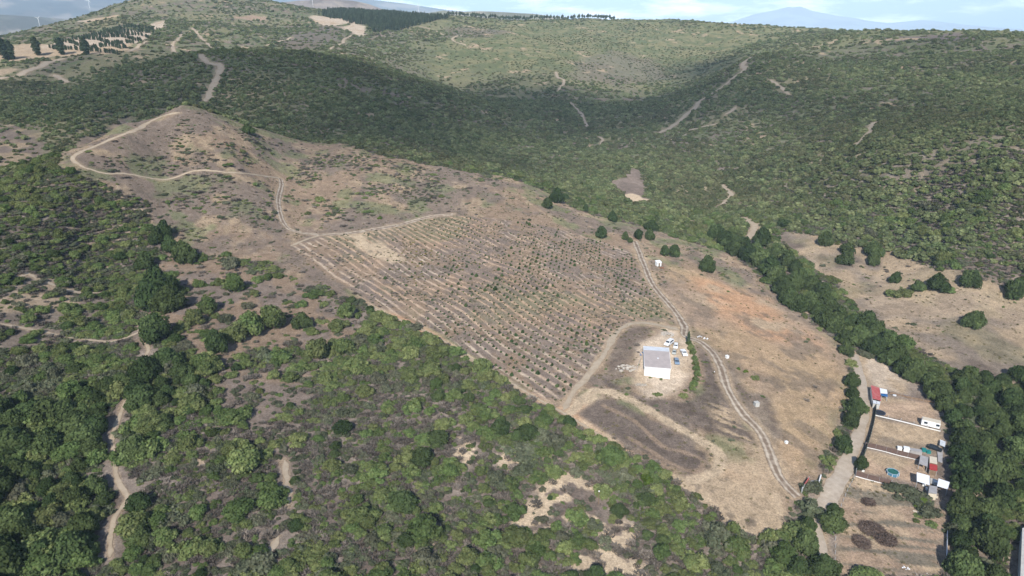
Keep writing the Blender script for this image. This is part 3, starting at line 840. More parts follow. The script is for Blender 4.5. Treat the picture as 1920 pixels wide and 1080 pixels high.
def track_mask(x, y, extra=.9):
    m = np.zeros(x.shape)
    for k, (p, w, kind) in TW.items():
        g = w + 8
        s = (x > p[:, 0].min() - g) & (x < p[:, 0].max() + g) & (y > p[:, 1].min() - g) & (y < p[:, 1].max() + g)
        if s.any():
            d = pdist(p, x[s], y[s]); m[s] = np.maximum(m[s], d < w * .5 + extra * (2.6 if k == 'scrub_trail' else 3 if 'spur' in k else 1))
    return m
# ------------------------------------------------------------------ trees placed one by one
TREE_BUSY = []        # x, y, radius of the placed trees
def place_tree(x, y, rad, hgt, label, group=None, crowns=TREES, name='evergreen_tree', cat='tree', trunk=True, var=None, sink=0.0):
    v = random.randrange(len(crowns)) if var is None else var
    z = float(height(x, y)) - sink
    rz = random.uniform(0, 2 * PI)
    t = thing(name, label, cat, (x, y, z), rz, group)
    cz = hgt / 1.25                       # crown mesh is about 1.25 tall for radius 1
    c = bpy.data.objects.new('crown', crowns[v]); c.scale = (rad, rad * random.uniform(.82, 1.18), cz); link(c, t)
    if trunk:
        k = bpy.data.objects.new('trunk', TRUNKS[random.randrange(2)]); k.scale = (rad, rad, cz); link(k, t)
    TREE_BUSY.append((x, y, rad))
    return t
def px_tree(px, py, wpx, hpx, label, group=None, **kw):
    """crown centre and size as sighted; the foot is a little below the centre"""
    p = at(px, py + .34 * hpx)
    d = (p - cam.location).length
    rad = .5 * wpx * d / FOC * .95
    dep = math.asin((CAMZ - p.z) / d)
    # apparent height mixes crown height and depth
    h = max(.55 * rad, (hpx * d / FOC - 2 * rad * math.sin(dep) * .8) / max(.3, math.cos(dep)) + .35 * rad)
    h = min(h, 2.0 * rad)
    return place_tree(p.x, p.y, rad, h, label, group, **kw)

LONE = [
 (346,479,46,40,'broad dark round tree, the biggest beside the pale trail above the open left slope',{}),
 (309,436,34,30,'dark tree at the top of the pale trail, touching a twin just below it',{}),
 (295,447,30,28,'dark twin tree just below and left of the one at the top of the trail',{}),
 (322,462,30,28,'small dark tree close behind the broad round tree by the trail',{}),
 (275,493,38,28,'dark flat tree on the edge of the scrub left of the broad round tree',{}),
 (442,535,40,36,'vivid green round bush alone on the open left slope',{'crowns':SHRUBS_R,'name':'round_bush','cat':'bush'}),
 (566,602,43,32,'lone dark round bush on pale ground below the planted plot',{}),
 (435,490,38,28,'grey green bush at the upper end of the straight hedge row of bushes',{'crowns':SAGES,'name':'grey_bush','cat':'bush','trunk':False}),
 (648,583,50,30,'wide dark bush touching the lower left edge of the planted plot',{'crowns':SHRUBS_R,'name':'round_bush','cat':'bush'}),
 (592,548,48,20,'long low bush above the open slope near the plot corner',{'crowns':SHRUBS,'name':'low_bush','cat':'bush','trunk':False}),
 (565,567,30,16,'low green bush between the long low bush and the lone round bush',{'crowns':SHRUBS,'name':'low_bush','cat':'bush','trunk':False}),
 (608,568,22,12,'tiny low bush just left of the wide bush at the plot edge',{'crowns':SHRUBS,'name':'low_bush','cat':'bush','trunk':False}),
 (478,548,24,16,'small flat bush right of the vivid green round bush',{'crowns':SHRUBS,'name':'low_bush','cat':'bush','trunk':False}),
 (466,571,26,17,'small grey green bush below the vivid green round bush',{'crowns':SAGES,'name':'grey_bush','cat':'bush','trunk':False}),
 (392,575,42,30,'upper half of the slanting clump of bushes on the open left slope',{'crowns':SHRUBS_R,'name':'round_bush','cat':'bush'}),
 (366,597,40,28,'lower half of the slanting clump of bushes on the open left slope',{'crowns':SHRUBS_R,'name':'round_bush','cat':'bush'}),
 (405,590,22,14,'small bush right of the slanting clump on the open left slope',{'crowns':SHRUBS,'name':'low_bush','cat':'bush','trunk':False}),
 (410,527,28,18,'small green bush left of the vivid green round bush',{'crowns':SHRUBS,'name':'low_bush','cat':'bush','trunk':False}),
 (372,530,30,20,'dull green bush on the scrub edge left of the open slope',{'crowns':SHRUBS,'name':'low_bush','cat':'bush','trunk':False}),
 (512,598,58,46,'big dome of dark green at the right end of the large bush clump',{'crowns':SHRUBS_R,'name':'round_bush','cat':'bush'}),
 (470,610,56,46,'yellowish green middle dome of the large bush clump',{'crowns':SHRUBS_R,'name':'round_bush','cat':'bush'}),
 (440,628,46,34,'left end dome of the large bush clump',{'crowns':SHRUBS_R,'name':'round_bush','cat':'bush'}),
 (408,640,42,56,'tall dark tree standing left of the large bush clump',{}),
 (290,620,54,52,'dark green tree where the two pale trails meet',{}),
 (300,540,66,56,'upper right tree of the dark thicket beside the open left slope',{}),
 (285,560,60,54,'lower left tree of the dark thicket beside the open left slope',{}),
 (318,566,50,46,'right hand tree of the dark thicket beside the open left slope',{}),
 (598,656,52,40,'dark round bush at the top edge of the lower scrub',{'crowns':SHRUBS_R,'name':'round_bush','cat':'bush'}),
 (465,246,23,14,'single dark bush on the bare crest of the knoll',{}),
 (1127,438,27,23,'round dark bush beyond the top end of the farm track, furthest left of four',{}),
 (1172,443,17,19,'small bush left of the top end of the farm track',{}),
 (1181,451,13,10,'tiny bush at the foot of the small bush by the top of the farm track',{}),
 (1197,441,22,20,'left bush of the pair at the top end of the farm track',{}),
 (1217,442,22,20,'right bush of the pair at the top end of the farm track',{}),
 (1246,472,22,20,'left half of the bush pair above the white hut',{}),
 (1264,473,28,24,'right half of the bush pair above the white hut',{}),
 (1327,498,31,32,'upright dark bush alone on the slope right of the white hut',{}),
 (1026,383,24,20,'left bush of the group on the rim above the planted plot',{}),
 (1043,370,30,26,'right bush of the group on the rim above the planted plot',{}),
 (1098,391,14,16,'small round bush on the rim where the scrub begins',{}),
 (1148,408,20,20,'round bush on the rim just above the round dark bush',{}),
 (1428,447,36,42,'tall tree at the left tip of the right hand field',{}),
 (1546,452,32,26,'dark bush in the notch of the far edge of the right hand field',{}),
 (1587,469,30,20,'upper darker bush of the stacked pair in the right hand field',{}),
 (1586,487,33,22,'lower greyer bush of the stacked pair in the right hand field',{}),
 (1637,471,30,26,'upper tree of the pair merged into one in the right hand field',{}),
 (1636,488,26,22,'lower tree of the pair merged into one in the right hand field',{}),
 (1678,523,20,20,'small grey bush left of the long low hedge in the field',{}),
 (1757,534,36,28,'rounded bush at the right end of the long low hedge in the field',{}),
 (1721,539,24,18,'middle bush of the long low hedge in the field',{}),
 (1697,546,40,18,'left part of the long low hedge in the field',{'crowns':SHRUBS,'name':'low_bush','cat':'bush','trunk':False}),
 (1675,549,34,15,'left tip of the long low hedge in the field',{'crowns':SHRUBS,'name':'low_bush','cat':'bush','trunk':False}),
 (1778,541,26,12,'low tail right of the rounded bush in the field hedge',{'crowns':SHRUBS,'name':'low_bush','cat':'bush','trunk':False}),
 (1818,527,34,30,'dark round tree near the far edge of the field, right of the hedge',{}),
 (1902,548,37,34,'dark tree at the extreme right of the field',{}),
 (1824,603,37,29,'lone dark round tree in the lower middle of the right hand field',{}),
 (1603,764,38,36,'larger of the two merged trees left of the gravel road bend',{}),
 (1594,786,30,34,'smaller tree merged below the larger one left of the gravel road',{}),
 (1597,738,27,24,'dark bush left of the gravel road, above the two merged trees',{}),
 (1595,715,26,26,'dark bush left of the gravel road where it leaves the tree belt',{}),
 (1580,834,36,34,'round bush left of the gravel road, level with the brown fence',{}),
 (1613,869,26,28,'round bush at the roadside corner of the pool yard',{}),
 (1519,944,52,40,'pale olive green tree left of the wide road junction',{'crowns':SAGES,'trunk':True}),
 (1562,977,52,40,'dark tree with a flat crown right of the narrow lane',{}),
 (1562,952,24,18,'small bushy tree at the road junction below the wide gravel',{}),
 (1576,960,14,14,'tiny dark bush right of the junction tree',{'crowns':SHRUBS_R,'name':'round_bush','cat':'bush'}),
 (1512,984,36,34,'upper dark tree left of the narrow lane',{}),
 (1511,1018,48,46,'largest dark tree left of the narrow lane',{}),
 (1545,1064,56,48,'dark tree at the bottom edge right of the narrow lane',{}),
 (1494,1066,46,44,'dark tree at the bottom edge left of the narrow lane',{}),
 (1470,1040,60,46,'bright rounded tree left of the lane at the bottom edge',{'crowns':SHRUBS_R}),
 (1700,917,62,30,'grey topped bush with yellow green skirt beside the pool yard',{'crowns':SAGES,'name':'grey_bush','cat':'bush','trunk':False}),
 (1722,930,44,22,'yellow green bush joined to the right of the grey topped bush',{'crowns':LIMES,'name':'low_bush','cat':'bush','trunk':False}),
 (1738,948,56,28,'grey bush with green base below the white tarpaulin roofs',{'crowns':SAGES,'name':'grey_bush','cat':'bush','trunk':False}),
 (1785,988,34,26,'pale yellowish small tree at the edge of the dark wood',{'crowns':SAGES}),
 (1719,975,14,9,'little round green bush in the dry yard',{'crowns':SHRUBS,'name':'low_bush','cat':'bush','trunk':False}),
 (1721,964,16,8,'little bush under the pale board in the dry yard',{'crowns':SHRUBS,'name':'low_bush','cat':'bush','trunk':False}),
 (1748,980,22,10,'small sprawling bush right of the little round bush in the dry yard',{'crowns':SHRUBS,'name':'low_bush','cat':'bush','trunk':False}),
 (1385,690,10,7,'first little green bush in the beige field right of the farm track',{'crowns':LIMES,'name':'low_bush','cat':'bush','trunk':False}),
 (1397,695,11,8,'second little green bush in the beige field right of the farm track',{'crowns':LIMES,'name':'low_bush','cat':'bush','trunk':False}),
 (1417,707,20,14,'bigger green bush in the beige field right of the farm track',{'crowns':SHRUBS,'name':'low_bush','cat':'bush','trunk':False}),
 (1430,742,9,6,'tiny tuft of a bush above the concrete cabin',{'crowns':SHRUBS,'name':'low_bush','cat':'bush','trunk':False}),
 (1283,739,22,13,'green bush at the lower end of the yard hedge',{'crowns':SHRUBS,'name':'low_bush','cat':'bush','trunk':False}),
 (1233,737,18,12,'dark bush on the bank below the farm building',{'crowns':SHRUBS,'name':'low_bush','cat':'bush','trunk':False}),
 (1174,738,10,9,'small bush on the bank left below the farm building',{'crowns':SHRUBS,'name':'low_bush','cat':'bush','trunk':False}),
 (1219,707,6,5,'left of two small plants against the white front wall',{'crowns':SHRUBS,'name':'low_bush','cat':'bush','trunk':False}),
 (1240,710,8,6,'right of two small plants against the white front wall',{'crowns':SHRUBS,'name':'low_bush','cat':'bush','trunk':False}),
 (1211,893,26,30,'bright lime green bush on the edge of the scrub by the sandy field border',{'crowns':LIMES,'name':'lime_bush','cat':'bush','trunk':False}),
 (1376,990,28,28,'dark round bush at the tip of the scrub, pushed into the beige field',{'crowns':SHRUBS_R,'name':'round_bush','cat':'bush'}),
 (600,372,24,10,'dark low bush under the crest right of the knoll track',{'crowns':SHRUBS,'name':'low_bush','cat':'bush','trunk':False}),
 (795,372,22,10,'grey low bush high on the slope above the planted plot',{'crowns':SAGES,'name':'grey_bush','cat':'bush','trunk':False}),
 (713,407,11,9,'vivid little bush just above the hill track',{'crowns':LIMES,'name':'low_bush','cat':'bush','trunk':False}),
]
for (px, py, w_, h_, lab, kw) in LONE: px_tree(px, py, w_, h_, lab, None, **kw)

BELT = [(1340,438,36),(1358,452,38),(1380,466,42),(1402,478,42),(1426,490,44),(1443,503,44),(1455,520,46),(1466,540,48),(1486,530,40),(1480,560,44),(1500,572,42),(1518,566,36),(1533,584,32),(1372,450,30),(1395,458,30),(1415,470,30),
 (1455,475,34),(1475,489,36),(1490,504,32),(1502,520,30),(1520,535,36),(1538,549,38),(1552,572,38),(1574,590,34),
 (1545,600,42),(1565,613,38),(1582,634,34),(1586,655,32),(1598,604,34),(1622,606,46),(1642,624,42),(1612,634,48),(1640,650,42),(1662,642,42),(1682,668,42),(1668,672,36),(1694,690,40)]
for px, py, w_ in BELT:
    px_tree(px, py, w_, w_ * .82, 'dark evergreen tree in the winding belt along the stream bed', 'trees of the winding stream belt')
# the dark wood on the right
wood = W([(1690,700),(1740,712),(1790,740),(1800,700),(1850,712),(1930,705),(2010,720),(2010,900),(1915,935),(1880,985),(1880,1100),(1765,1100),(1782,1000),(1795,940),(1788,870),(1778,800),(1740,740)])
# the far side of the wood leaves the yards clear
pts = []
for _ in range(9000):
    x = random.uniform(*sorted((wood[:, 0].min(), wood[:, 0].max()))); y = random.uniform(wood[:, 1].min(), wood[:, 1].max())
    if sdist(wood, np.array([x]), np.array([y]))[0] < 1.5: continue
    r = random.uniform(3.2, 5.6)
    if all((x - a) ** 2 + (y - b) ** 2 > (.72 * (r + c)) ** 2 for a, b, c in pts): pts.append((x, y, r))
for x, y, r in pts:
    if in_frame(np.array([x]), np.array([y]), 90)[0]:
        place_tree(x, y, r, r * random.uniform(1.25, 1.75), 'tall dark evergreen tree in the dense wood beside the yards', 'trees of the dense wood by the yards')

# ------------------------------------------------------------------ hedge of the yard and far planted trees
for k, (px, py) in enumerate([(1291,646),(1295,655),(1299,664),(1302,674),(1304,684),(1306,694),(1306,704),(1304,714),(1301,723),(1297,731)]):
    p = at(px, py)
    place_tree(p.x, p.y, random.uniform(1.4, 1.8), random.uniform(1.7, 2.4), 'bush in the curved green hedge round the building yard', 'bushes of the yard hedge', SHRUBS_R, 'hedge_bush', 'hedge bush', False)
p = at(1290, 646); t = thing('cypress_tree', 'slim dark cypress at the top end of the yard hedge', 'tree', p)
c = bpy.data.objects.new('crown', TALLS[0]); c.scale = (2.6, 2.6, 3.0); link(c, t)
c = bpy.data.objects.new('trunk', TRUNKS[0]); c.scale = (2, 2, 2); link(c, t)

for px, py, hpx, lab in [(12,113,30,'leaning tall windbreak tree at the left frame edge'),(22,112,27,'short windbreak tree second from the left frame edge'),(71,104,26,'windbreak tree in the middle of the pale far field'),(116,103,25,'windbreak tree left of the planted rows on the pale far field'),(162,103,26,'windbreak tree at the foot of the planted rows')]:
    p = at(px, py); d = (p - cam.location).length; h = hpx * d / FOC
    t = thing('windbreak_tree', lab, 'tree', p)
    for q in range(1):
        c = bpy.data.objects.new('crown', TALLS[q]); c.scale = (h * .95, h * .95, h * .52); link(c, t)
        c = bpy.data.objects.new('trunk', TRUNKS[0]); c.scale = (h * .3, h * .3, h * .3); link(c, t)
# rows of slim planted trees on the far slope
A, B_, Cc, D = [at(*q) for q in ((92, 90), (222, 103), (300, 58), (212, 56))]
nrow, ncol = 7, 40
for i in range(nrow):
    for j in range(ncol):
        if random.random() < .06: continue
        u = i / (nrow - 1); v = j / (ncol - 1) + random.uniform(-.012, .012)
        lo = A.lerp(D, u); hi = B_.lerp(Cc, u); q = lo.lerp(hi, v)
        if random.random() < .1 and u > .5: continue
        h = random.uniform(5, 7.5)
        t = thing('plantation_tree', 'slim dark tree standing in the straight rows planted on the far slope', 'tree', (q.x, q.y, float(height(q.x, q.y))), 0, 'slim trees in the far planted rows')
        c = bpy.data.objects.new('crown', TALLS[j % 2]); c.scale = (h * .85, h * .85, h * .52); link(c, t)
# pines on the skyline
sk = np.linspace(840, 1150, 105)
for k, px in enumerate(sk):
    px = px + random.uniform(-2, 2)
    a = ray(px, 38); az = math.atan2(a[0], a[1])
    rr_ = np.arange(1500, 2300, 6.0); el = (height(rr_ * math.sin(az), rr_ * math.cos(az)) - CAMZ) / rr_
    r = rr_[int(el.argmax())] + random.uniform(-35, 4)
    x, y = r * math.sin(az), r * math.cos(az); h = random.uniform(8, 12.5)
    t = thing('pine_tree', 'dark pine in the broken row along the skyline', 'tree', (x, y, float(height(x, y))), random.uniform(0, 6), 'pines along the skyline')
    c = bpy.data.objects.new('crown', PINES[k % 2]); c.scale = (h * .42, h * .42, h * .62); link(c, t)
    c = bpy.data.objects.new('trunk', TRUNKS[0]); c.scale = (h * .5, h * .5, h * 1.7); link(c, t)

# ------------------------------------------------------------------ scrub
bx = np.array([b[0] for b in TREE_BUSY]); by = np.array([b[1] for b in TREE_BUSY]); br = np.array([b[2] for b in TREE_BUSY])
def clear_of_trees(x, y, f=.8):
    ok = np.ones(len(x), bool)
    for i in range(0, len(x), 4000):
        d = np.hypot(x[i:i + 4000, None] - bx, y[i:i + 4000, None] - by)
        ok[i:i + 4000] = (d > br * f).all(1)
    return ok
def clump(x, y, s=26, seed=131): return fbm(x / s, y / s, seed, 4)

# large shrubs of the near slope: (thickest at the left and along the field edge)
x, y = lattice(105, 470, 3.3)
R = np.hypot(x, y)
den = .96 - .66 * sstep(.52, .43, clump(x, y, 24))
edge = sdist(Z['slope'], x, y)
den = np.maximum(den, .93 * (x < -104))
den = np.maximum(den, .97 * (edge > -14) * (edge < 0) * (R < 270))
midopen = zone(W([(520,660),(760,760),(1000,860),(1010,1080),(640,1080),(560,900),(420,720)]), x, y, 15, 15)
den = den * (1 - .22 * midopen)
keep = (rng.random(len(x)) < den * (1 - open_mask(x, y))) & clear_of_trees(x, y)
x, y = x[keep], y[keep]; R = R[keep]
rad = np.exp(rng.normal(.86, .40, len(x))) * (.85 + .5 * (clump(x, y, 60, 77) - .3))
dens_left = sstep(-92, -114, x); rad = rad * (1 + .22 * dens_left)
rad = np.clip(rad, .9, 5.2)
hgt = rad * rng.uniform(.70, 1.18, len(x))
kinds = SHRUBS + SHRUBS_R + SAGES + TREES + CARPET
tone = clump(x, y, 40, 171); pick = np.clip(rng.random(len(x)) + (tone - .5) * .9, 0, .999)
idx = np.where(pick < .44, rng.integers(0, 4, len(x)), np.where(pick < .74, 4 + rng.integers(0, 3, len(x)), np.where(pick < .86, 7 + rng.integers(0, 3, len(x)), np.where(pick < .93, 10 + rng.integers(0, 5, len(x)), 15 + rng.integers(0, 4, len(x))))))
big_wood = dens_left * sstep(255, 215, R)
idx = np.where((big_wood > .4) & (rng.random(len(x)) < .45), 10 + rng.integers(0, 4, len(x)), idx)
low = (x < -70) & (R > 245)
idx = np.where(low & (rng.random(len(x)) < .35), 15 + rng.integers(0, 4, len(x)), idx)
rad = np.where(low, np.clip(rad * .95, 1.2, 3.2), rad); rad = np.where(idx >= 15, rad * 1.25, rad)
hgt = np.where(low, hgt * .85, hgt); hgt = np.where((idx >= 4) & (idx < 7), hgt * .85, hgt); hgt = np.where((idx >= 10) & (idx < 15), hgt * np.where(big_wood > .4, 1.3, .9), hgt)
app = rad / R * in_frame(x, y, -10) * (idx < 15)
order = np.argsort(-app); big = order[:300]; rest = order[300:]
for i in big:
    k = idx[i]
    single('shrub', kinds[k], 'rounded green shrub in the dense scrub covering the near slope', 'shrub',
           (x[i], y[i], float(height(x[i], y[i])) - .1), (0, 0, random.uniform(0, 6.28)), (rad[i], rad[i] * random.uniform(.85, 1.15), hgt[i] * .9), 'shrubs of the near slope')
stuff('scrub', 'green scrub covering the slope', kinds, x[rest], y[rest], rad[rest], hgt[rest] * .9, idx[rest])

# small undergrowth between them: grey dry brush and little green bushes
x, y = lattice(105, 470, 2.7)
om = open_mask(x, y)
keep = (rng.random(len(x)) < (.22 + .40 * (clump(x, y, 18, 181) > .5) + .5 * sstep(-60, -110, x) * (np.hypot(x, y) > 250)) * (1 - om)) & clear_of_trees(x, y, .7)
x, y = x[keep], y[keep]; n = len(x); r = np.exp(rng.normal(.35, .3, n))
stuff('low_maquis', 'low green and grey maquis spreading between the shrubs', CARPET, x, y, r, r * rng.uniform(.8, 1.6, n))
x, y = lattice(105, 480, 1.7)
om = open_mask(x, y)
keep = (rng.random(len(x)) < (.85 * (1 - om))) & clear_of_trees(x, y, .7)
x, y = x[keep], y[keep]; n = len(x)
u = rng.random(n); r = rng.uniform(.6, 1.5, n)
g = clump(x, y, 15, 191)
idx = np.where(u < .62 - .3 * (g > .52), rng.integers(0, 3, n), np.where(u < .85, 3 + rng.integers(0, 3, n), 6 + rng.integers(0, 4, n)))
stuff('undergrowth', 'grey dry brush and low green bushes between the shrubs', DRYS + SAGES + SHRUBS, x, y, r * np.where(idx < 3, 1.3, .95), r * np.where(idx < 3, 1.3, .8), idx)

# low growth on the bare knoll and slope
x, y = lattice(150, 560, 2.3)
m = zone(Z['slope'], x, y, 2, 2) * (1 - zone(Z['orchard'], x, y, 2, 2)) * (1 - zone(Z['yard'], x, y, 2, 2)) * (1 - zone(Z['sandedge'], x, y, 1, 1)) * (1 - zone(Z['brownfield'], x, y, 1, 1))
kn = zone(W([(100,305),(330,210),(450,232),(700,287),(960,335),(860,375),(700,400),(560,430),(520,440),(330,460),(200,360)]), x, y, 10, 8)
m2 = np.maximum(m * np.maximum(.10, kn * .85 * sstep(.42, .60, clump(x, y, 16, 211))), .16 * zone(Z['openleft'], x, y, 2, 2))
m2 = np.maximum(m2, .10 * zone(Z['rightfield'], x, y, 2, 2) * sstep(.5, .62, clump(x, y, 20, 231)))
pale = zone(Z['palehill'], x, y, 4, 4); m2 = m2 * (1 - .9 * pale)
keep = (rng.random(len(x)) < m2) & (track_mask(x, y) < .5)
x, y = x[keep], y[keep]; n = len(x); kn = kn[keep]
u = rng.random(n); r = np.exp(rng.normal(-.30 + .28 * kn, .38, n))
gg = clump(x, y, 22, 213)
idx = np.where(u < .36, rng.integers(0, 3, n), np.where(u < .62, 3 + rng.integers(0, 3, n), np.where(u < .76, 6 + rng.integers(0, 4, n), 10 + rng.integers(0, 4, n))))
stuff('low_bushes', 'low bushes and dry tufts dotted over the bare slopes', DRYS + SAGES + SHRUBS + CARPET, x, y, r * np.where(idx > 9, 1.5, 1.0), r * .75, idx)
x, y = lattice(140, 480, 1.5)
m = np.maximum(zone(Z['slope'], x, y, 2, 2) * .26 * (1 - .6 * zone(Z['palehill'], x, y, 2, 2)), zone(Z['rightfield'], x, y, 2, 2) * .2)
m = np.maximum(m, .3 * zone(Z['compound_d'], x, y, 2, 2)) * (1 - zone(Z['yard'], x, y, 2, 2)) * (1 - .8 * zone(Z['sandedge'], x, y, 1, 1))
keep = (rng.random(len(x)) < m * sstep(.38, .6, clump(x, y, 9, 251))) & (track_mask(x, y) < .5)
x, y = x[keep], y[keep]; n = len(x); r = rng.uniform(.35, .85, n)
stuff('dry_grass', 'tufts of dry grass and weeds', TUFTS, x, y, r * .9, r * .6)

# ------------------------------------------------------------------ hillsides beyond
x1, y1 = lattice(400, 700, 3.4); x2, y2 = lattice(700, 1000, 4.3)
x = np.concatenate([x1, x2]); y = np.concatenate([y1, y2])
om = open_mask(x, y); R = np.hypot(x, y)
den = .97 - .26 * sstep(.52, .40, clump(x, y, 40, 301))
keep = (rng.random(len(x)) < den * (1 - om)) & clear_of_trees(x, y)
x, y = x[keep], y[keep]; n = len(x); R = R[keep]
r = np.exp(rng.normal(.82, .26, n)) * (1 + .25 * sstep(500, 900, R))
r = r * (1 + .28 * (R < 620) * (x > 60))
tone = clump(x, y, 55, 305); r = r * (1 + .7 * (clump(x, y, 70, 307) - .5))
idx = np.where(rng.random(n) < .62 + 2.2 * (tone - .5), rng.integers(0, 4, n), 4 + rng.integers(0, 2, n))
stuff('hillside_scrub', 'dense maquis scrub over the middle hillsides', FARS + FARG, x, y, np.clip(r, 1.2, 4.6), np.clip(r, 1.2, 4.6) * rng.uniform(.55, .95, n), idx)
x1, y1 = lattice(1000, 1550, 6.2); x2, y2 = lattice(1550, 2250, 8.5)
x = np.concatenate([x1, x2]); y = np.concatenate([y1, y2])
om = open_mask(x, y); R = np.hypot(x, y)
den = .80 - .55 * sstep(.58, .44, clump(x, y, 90, 311))
br_ = zone(W([(760,130),(860,60),(1000,48),(1250,48),(1400,60),(1330,140),(1150,160),(900,150)]), x, y, 60, 60, 90)
den = den * (1 - .15 * br_)
keep = rng.random(len(x)) < den * (1 - om)
x, y = x[keep], y[keep]; n = len(x); br_ = br_[keep]
r = np.exp(rng.normal(1.12, .28, n)) * (1 - .45 * br_)
idx = np.where(rng.random(n) < .62 + 2.0 * (clump(x, y, 110, 315) - .5) - .56 * br_, rng.integers(0, 4, n), 4 + rng.integers(0, 2, n))
stuff('distant_scrub', 'scrub over the farthest slopes', FARS + FARG, x, y, np.clip(r, 1.8, 7), np.clip(r, 1.8, 7) * rng.uniform(.55, .9, n), idx)
# pine wood
fw = W([(578,36),(640,22),(760,26),(842,34),(790,46),(740,58),(700,62),(686,48),(640,38),(600,28)])
gx, gy = np.meshgrid(np.arange(fw[:, 0].min(), fw[:, 0].max(), 6.5), np.arange(fw[:, 1].min(), fw[:, 1].max() + 150, 7.5))
gx = gx.ravel() + rng.uniform(-2.5, 2.5, gx.size); gy = gy.ravel() + rng.uniform(-2.5, 2.5, gy.size)
k = sdist(fw, gx, gy) > 0
gx, gy = gx[k], gy[k]; h = rng.uniform(9, 14, len(gx))
stuff('pine_wood', 'dark pine wood on the far rise', TALLS + PINES, gx, gy, h * .55, h * .5, rng.integers(0, 2, len(gx)))

# ------------------------------------------------------------------ saplings of the planted plot
spts = []
ob = Z['orchard']
sA, nA = rowphase(ob[:, 0], ob[:, 1])
gs, gn = np.meshgrid(np.arange(sA.min() - 20, sA.max() + 20, 2.7), np.arange(math.floor(nA.min() / ROWS) - 2, math.ceil(nA.max() / ROWS) + 2))
gs = gs.ravel() + rng.uniform(-.5, .5, gs.size); gn = gn.ravel()
# invert the row warp by iteration
n_t = (gn + .02) * ROWS; nn = n_t.copy()
for _ in range(12):
    x = ROWO.x + ROWD.x * gs + ROWN.x * nn; y = ROWO.y + ROWD.y * gs + ROWN.y * nn
    nn = nn + (n_t - rowphase(x, y)[1])
x = ROWO.x + ROWD.x * gs + ROWN.x * nn; y = ROWO.y + ROWD.y * gs + ROWN.y * nn
px, py, f = project(x, y, height(x, y))
dd = sdist(ob, x, y)
prob = .06 + .66 * sstep(660, 960, px) + .25 * sstep(560, 660, py)
prob = np.where(gn % 1 == 0, prob, 0) * (.6 + .8 * (clump(x, y, 18, 401) > .47))
k = (dd > 1.0) & (rng.random(len(x)) < prob)
x, y = x[k], y[k]; R = np.hypot(x, y)
r = np.exp(rng.normal(-.82, .24, len(x))) * (1 + .2 * sstep(700, 1000, px[k])) * (1 + .3 * (clump(x, y, 14, 403) > .56)); h = r * rng.uniform(1.05, 1.5, len(x))
order = np.argsort(-r / R); big = order[:290]; rest = order[290:]
stem = trunk_mesh('sapling_stem', 77, .4, .08)
for i in big:
    t = thing('sapling', 'young dark green sapling in the rows of the planted plot', 'sapling', (x[i], y[i], float(height(x[i], y[i]))), random.uniform(0, 6), 'saplings of the planted plot')
    c = bpy.data.objects.new('crown', SAPS[i % 3]); c.scale = (r[i] * 1.3, r[i] * 1.3, h[i] * .62); link(c, t)
stuff('young_plants', 'smaller young plants in the rows of the planted plot', SAPS, x[rest], y[rest], r[rest] * 1.25, h[rest] * .6)
# weeds in the plot: grey green, some yellow
x, y = lattice(190, 400, 1.6)
m = zone(Z['orchard'], x, y, 1, 1)
keep = rng.random(len(x)) < m * .42 * sstep(.42, .62, clump(x, y, 10, 421))
x, y = x[keep], y[keep]; n = len(x); r = rng.uniform(.3, .8, n)
px, py, f = project(x, y, height(x, y))
yel = (np.hypot((px - 820) / 120, (py - 480) / 55) < 1) & (rng.random(n) < .30) | (rng.random(n) < .025)
idx = np.where(yel, 6, np.where(rng.random(n) < .5, rng.integers(0, 3, n), 3 + rng.integers(0, 3, n)))
stuff('weeds', 'weeds and low brush between the planted rows', DRYS + SAGES + YELS, x, y, r, r * .7, idx)
# ------------------------------------------------------------------ far ridges
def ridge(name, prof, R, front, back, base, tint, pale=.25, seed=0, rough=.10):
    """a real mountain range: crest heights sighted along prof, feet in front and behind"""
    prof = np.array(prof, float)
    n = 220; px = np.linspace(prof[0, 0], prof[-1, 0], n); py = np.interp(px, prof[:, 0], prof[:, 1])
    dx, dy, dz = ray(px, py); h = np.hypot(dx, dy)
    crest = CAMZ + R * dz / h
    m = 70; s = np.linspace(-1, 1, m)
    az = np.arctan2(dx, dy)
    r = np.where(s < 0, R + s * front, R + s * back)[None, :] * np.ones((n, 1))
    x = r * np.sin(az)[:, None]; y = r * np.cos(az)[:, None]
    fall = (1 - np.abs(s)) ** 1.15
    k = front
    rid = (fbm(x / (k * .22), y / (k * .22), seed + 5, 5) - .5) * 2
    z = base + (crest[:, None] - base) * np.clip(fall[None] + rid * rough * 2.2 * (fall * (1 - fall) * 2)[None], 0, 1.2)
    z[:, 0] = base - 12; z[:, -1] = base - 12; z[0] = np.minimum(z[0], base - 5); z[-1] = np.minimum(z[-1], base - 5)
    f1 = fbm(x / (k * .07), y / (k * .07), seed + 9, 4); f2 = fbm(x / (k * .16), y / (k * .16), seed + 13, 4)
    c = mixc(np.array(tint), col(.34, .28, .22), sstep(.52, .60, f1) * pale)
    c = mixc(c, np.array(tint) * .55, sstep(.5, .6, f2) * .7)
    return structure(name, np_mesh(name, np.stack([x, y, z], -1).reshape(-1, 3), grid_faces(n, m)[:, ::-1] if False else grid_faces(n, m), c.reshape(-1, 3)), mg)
ridge('mountains', [(1300,54),(1365,44),(1390,34),(1412,27),(1430,23),(1455,18),(1478,12),(1488,13),(1500,11),(1512,15),(1524,20),(1545,24),(1570,29),(1600,33),(1630,39),(1665,43),(1690,41),(1730,37),(1770,41),(1810,46),(1860,51),(1920,55)], 25500, 5000, 4000, -102, (.22,.26,.27), .2, 1)  # light bluish tint: part of the haze's paling is put into the colour
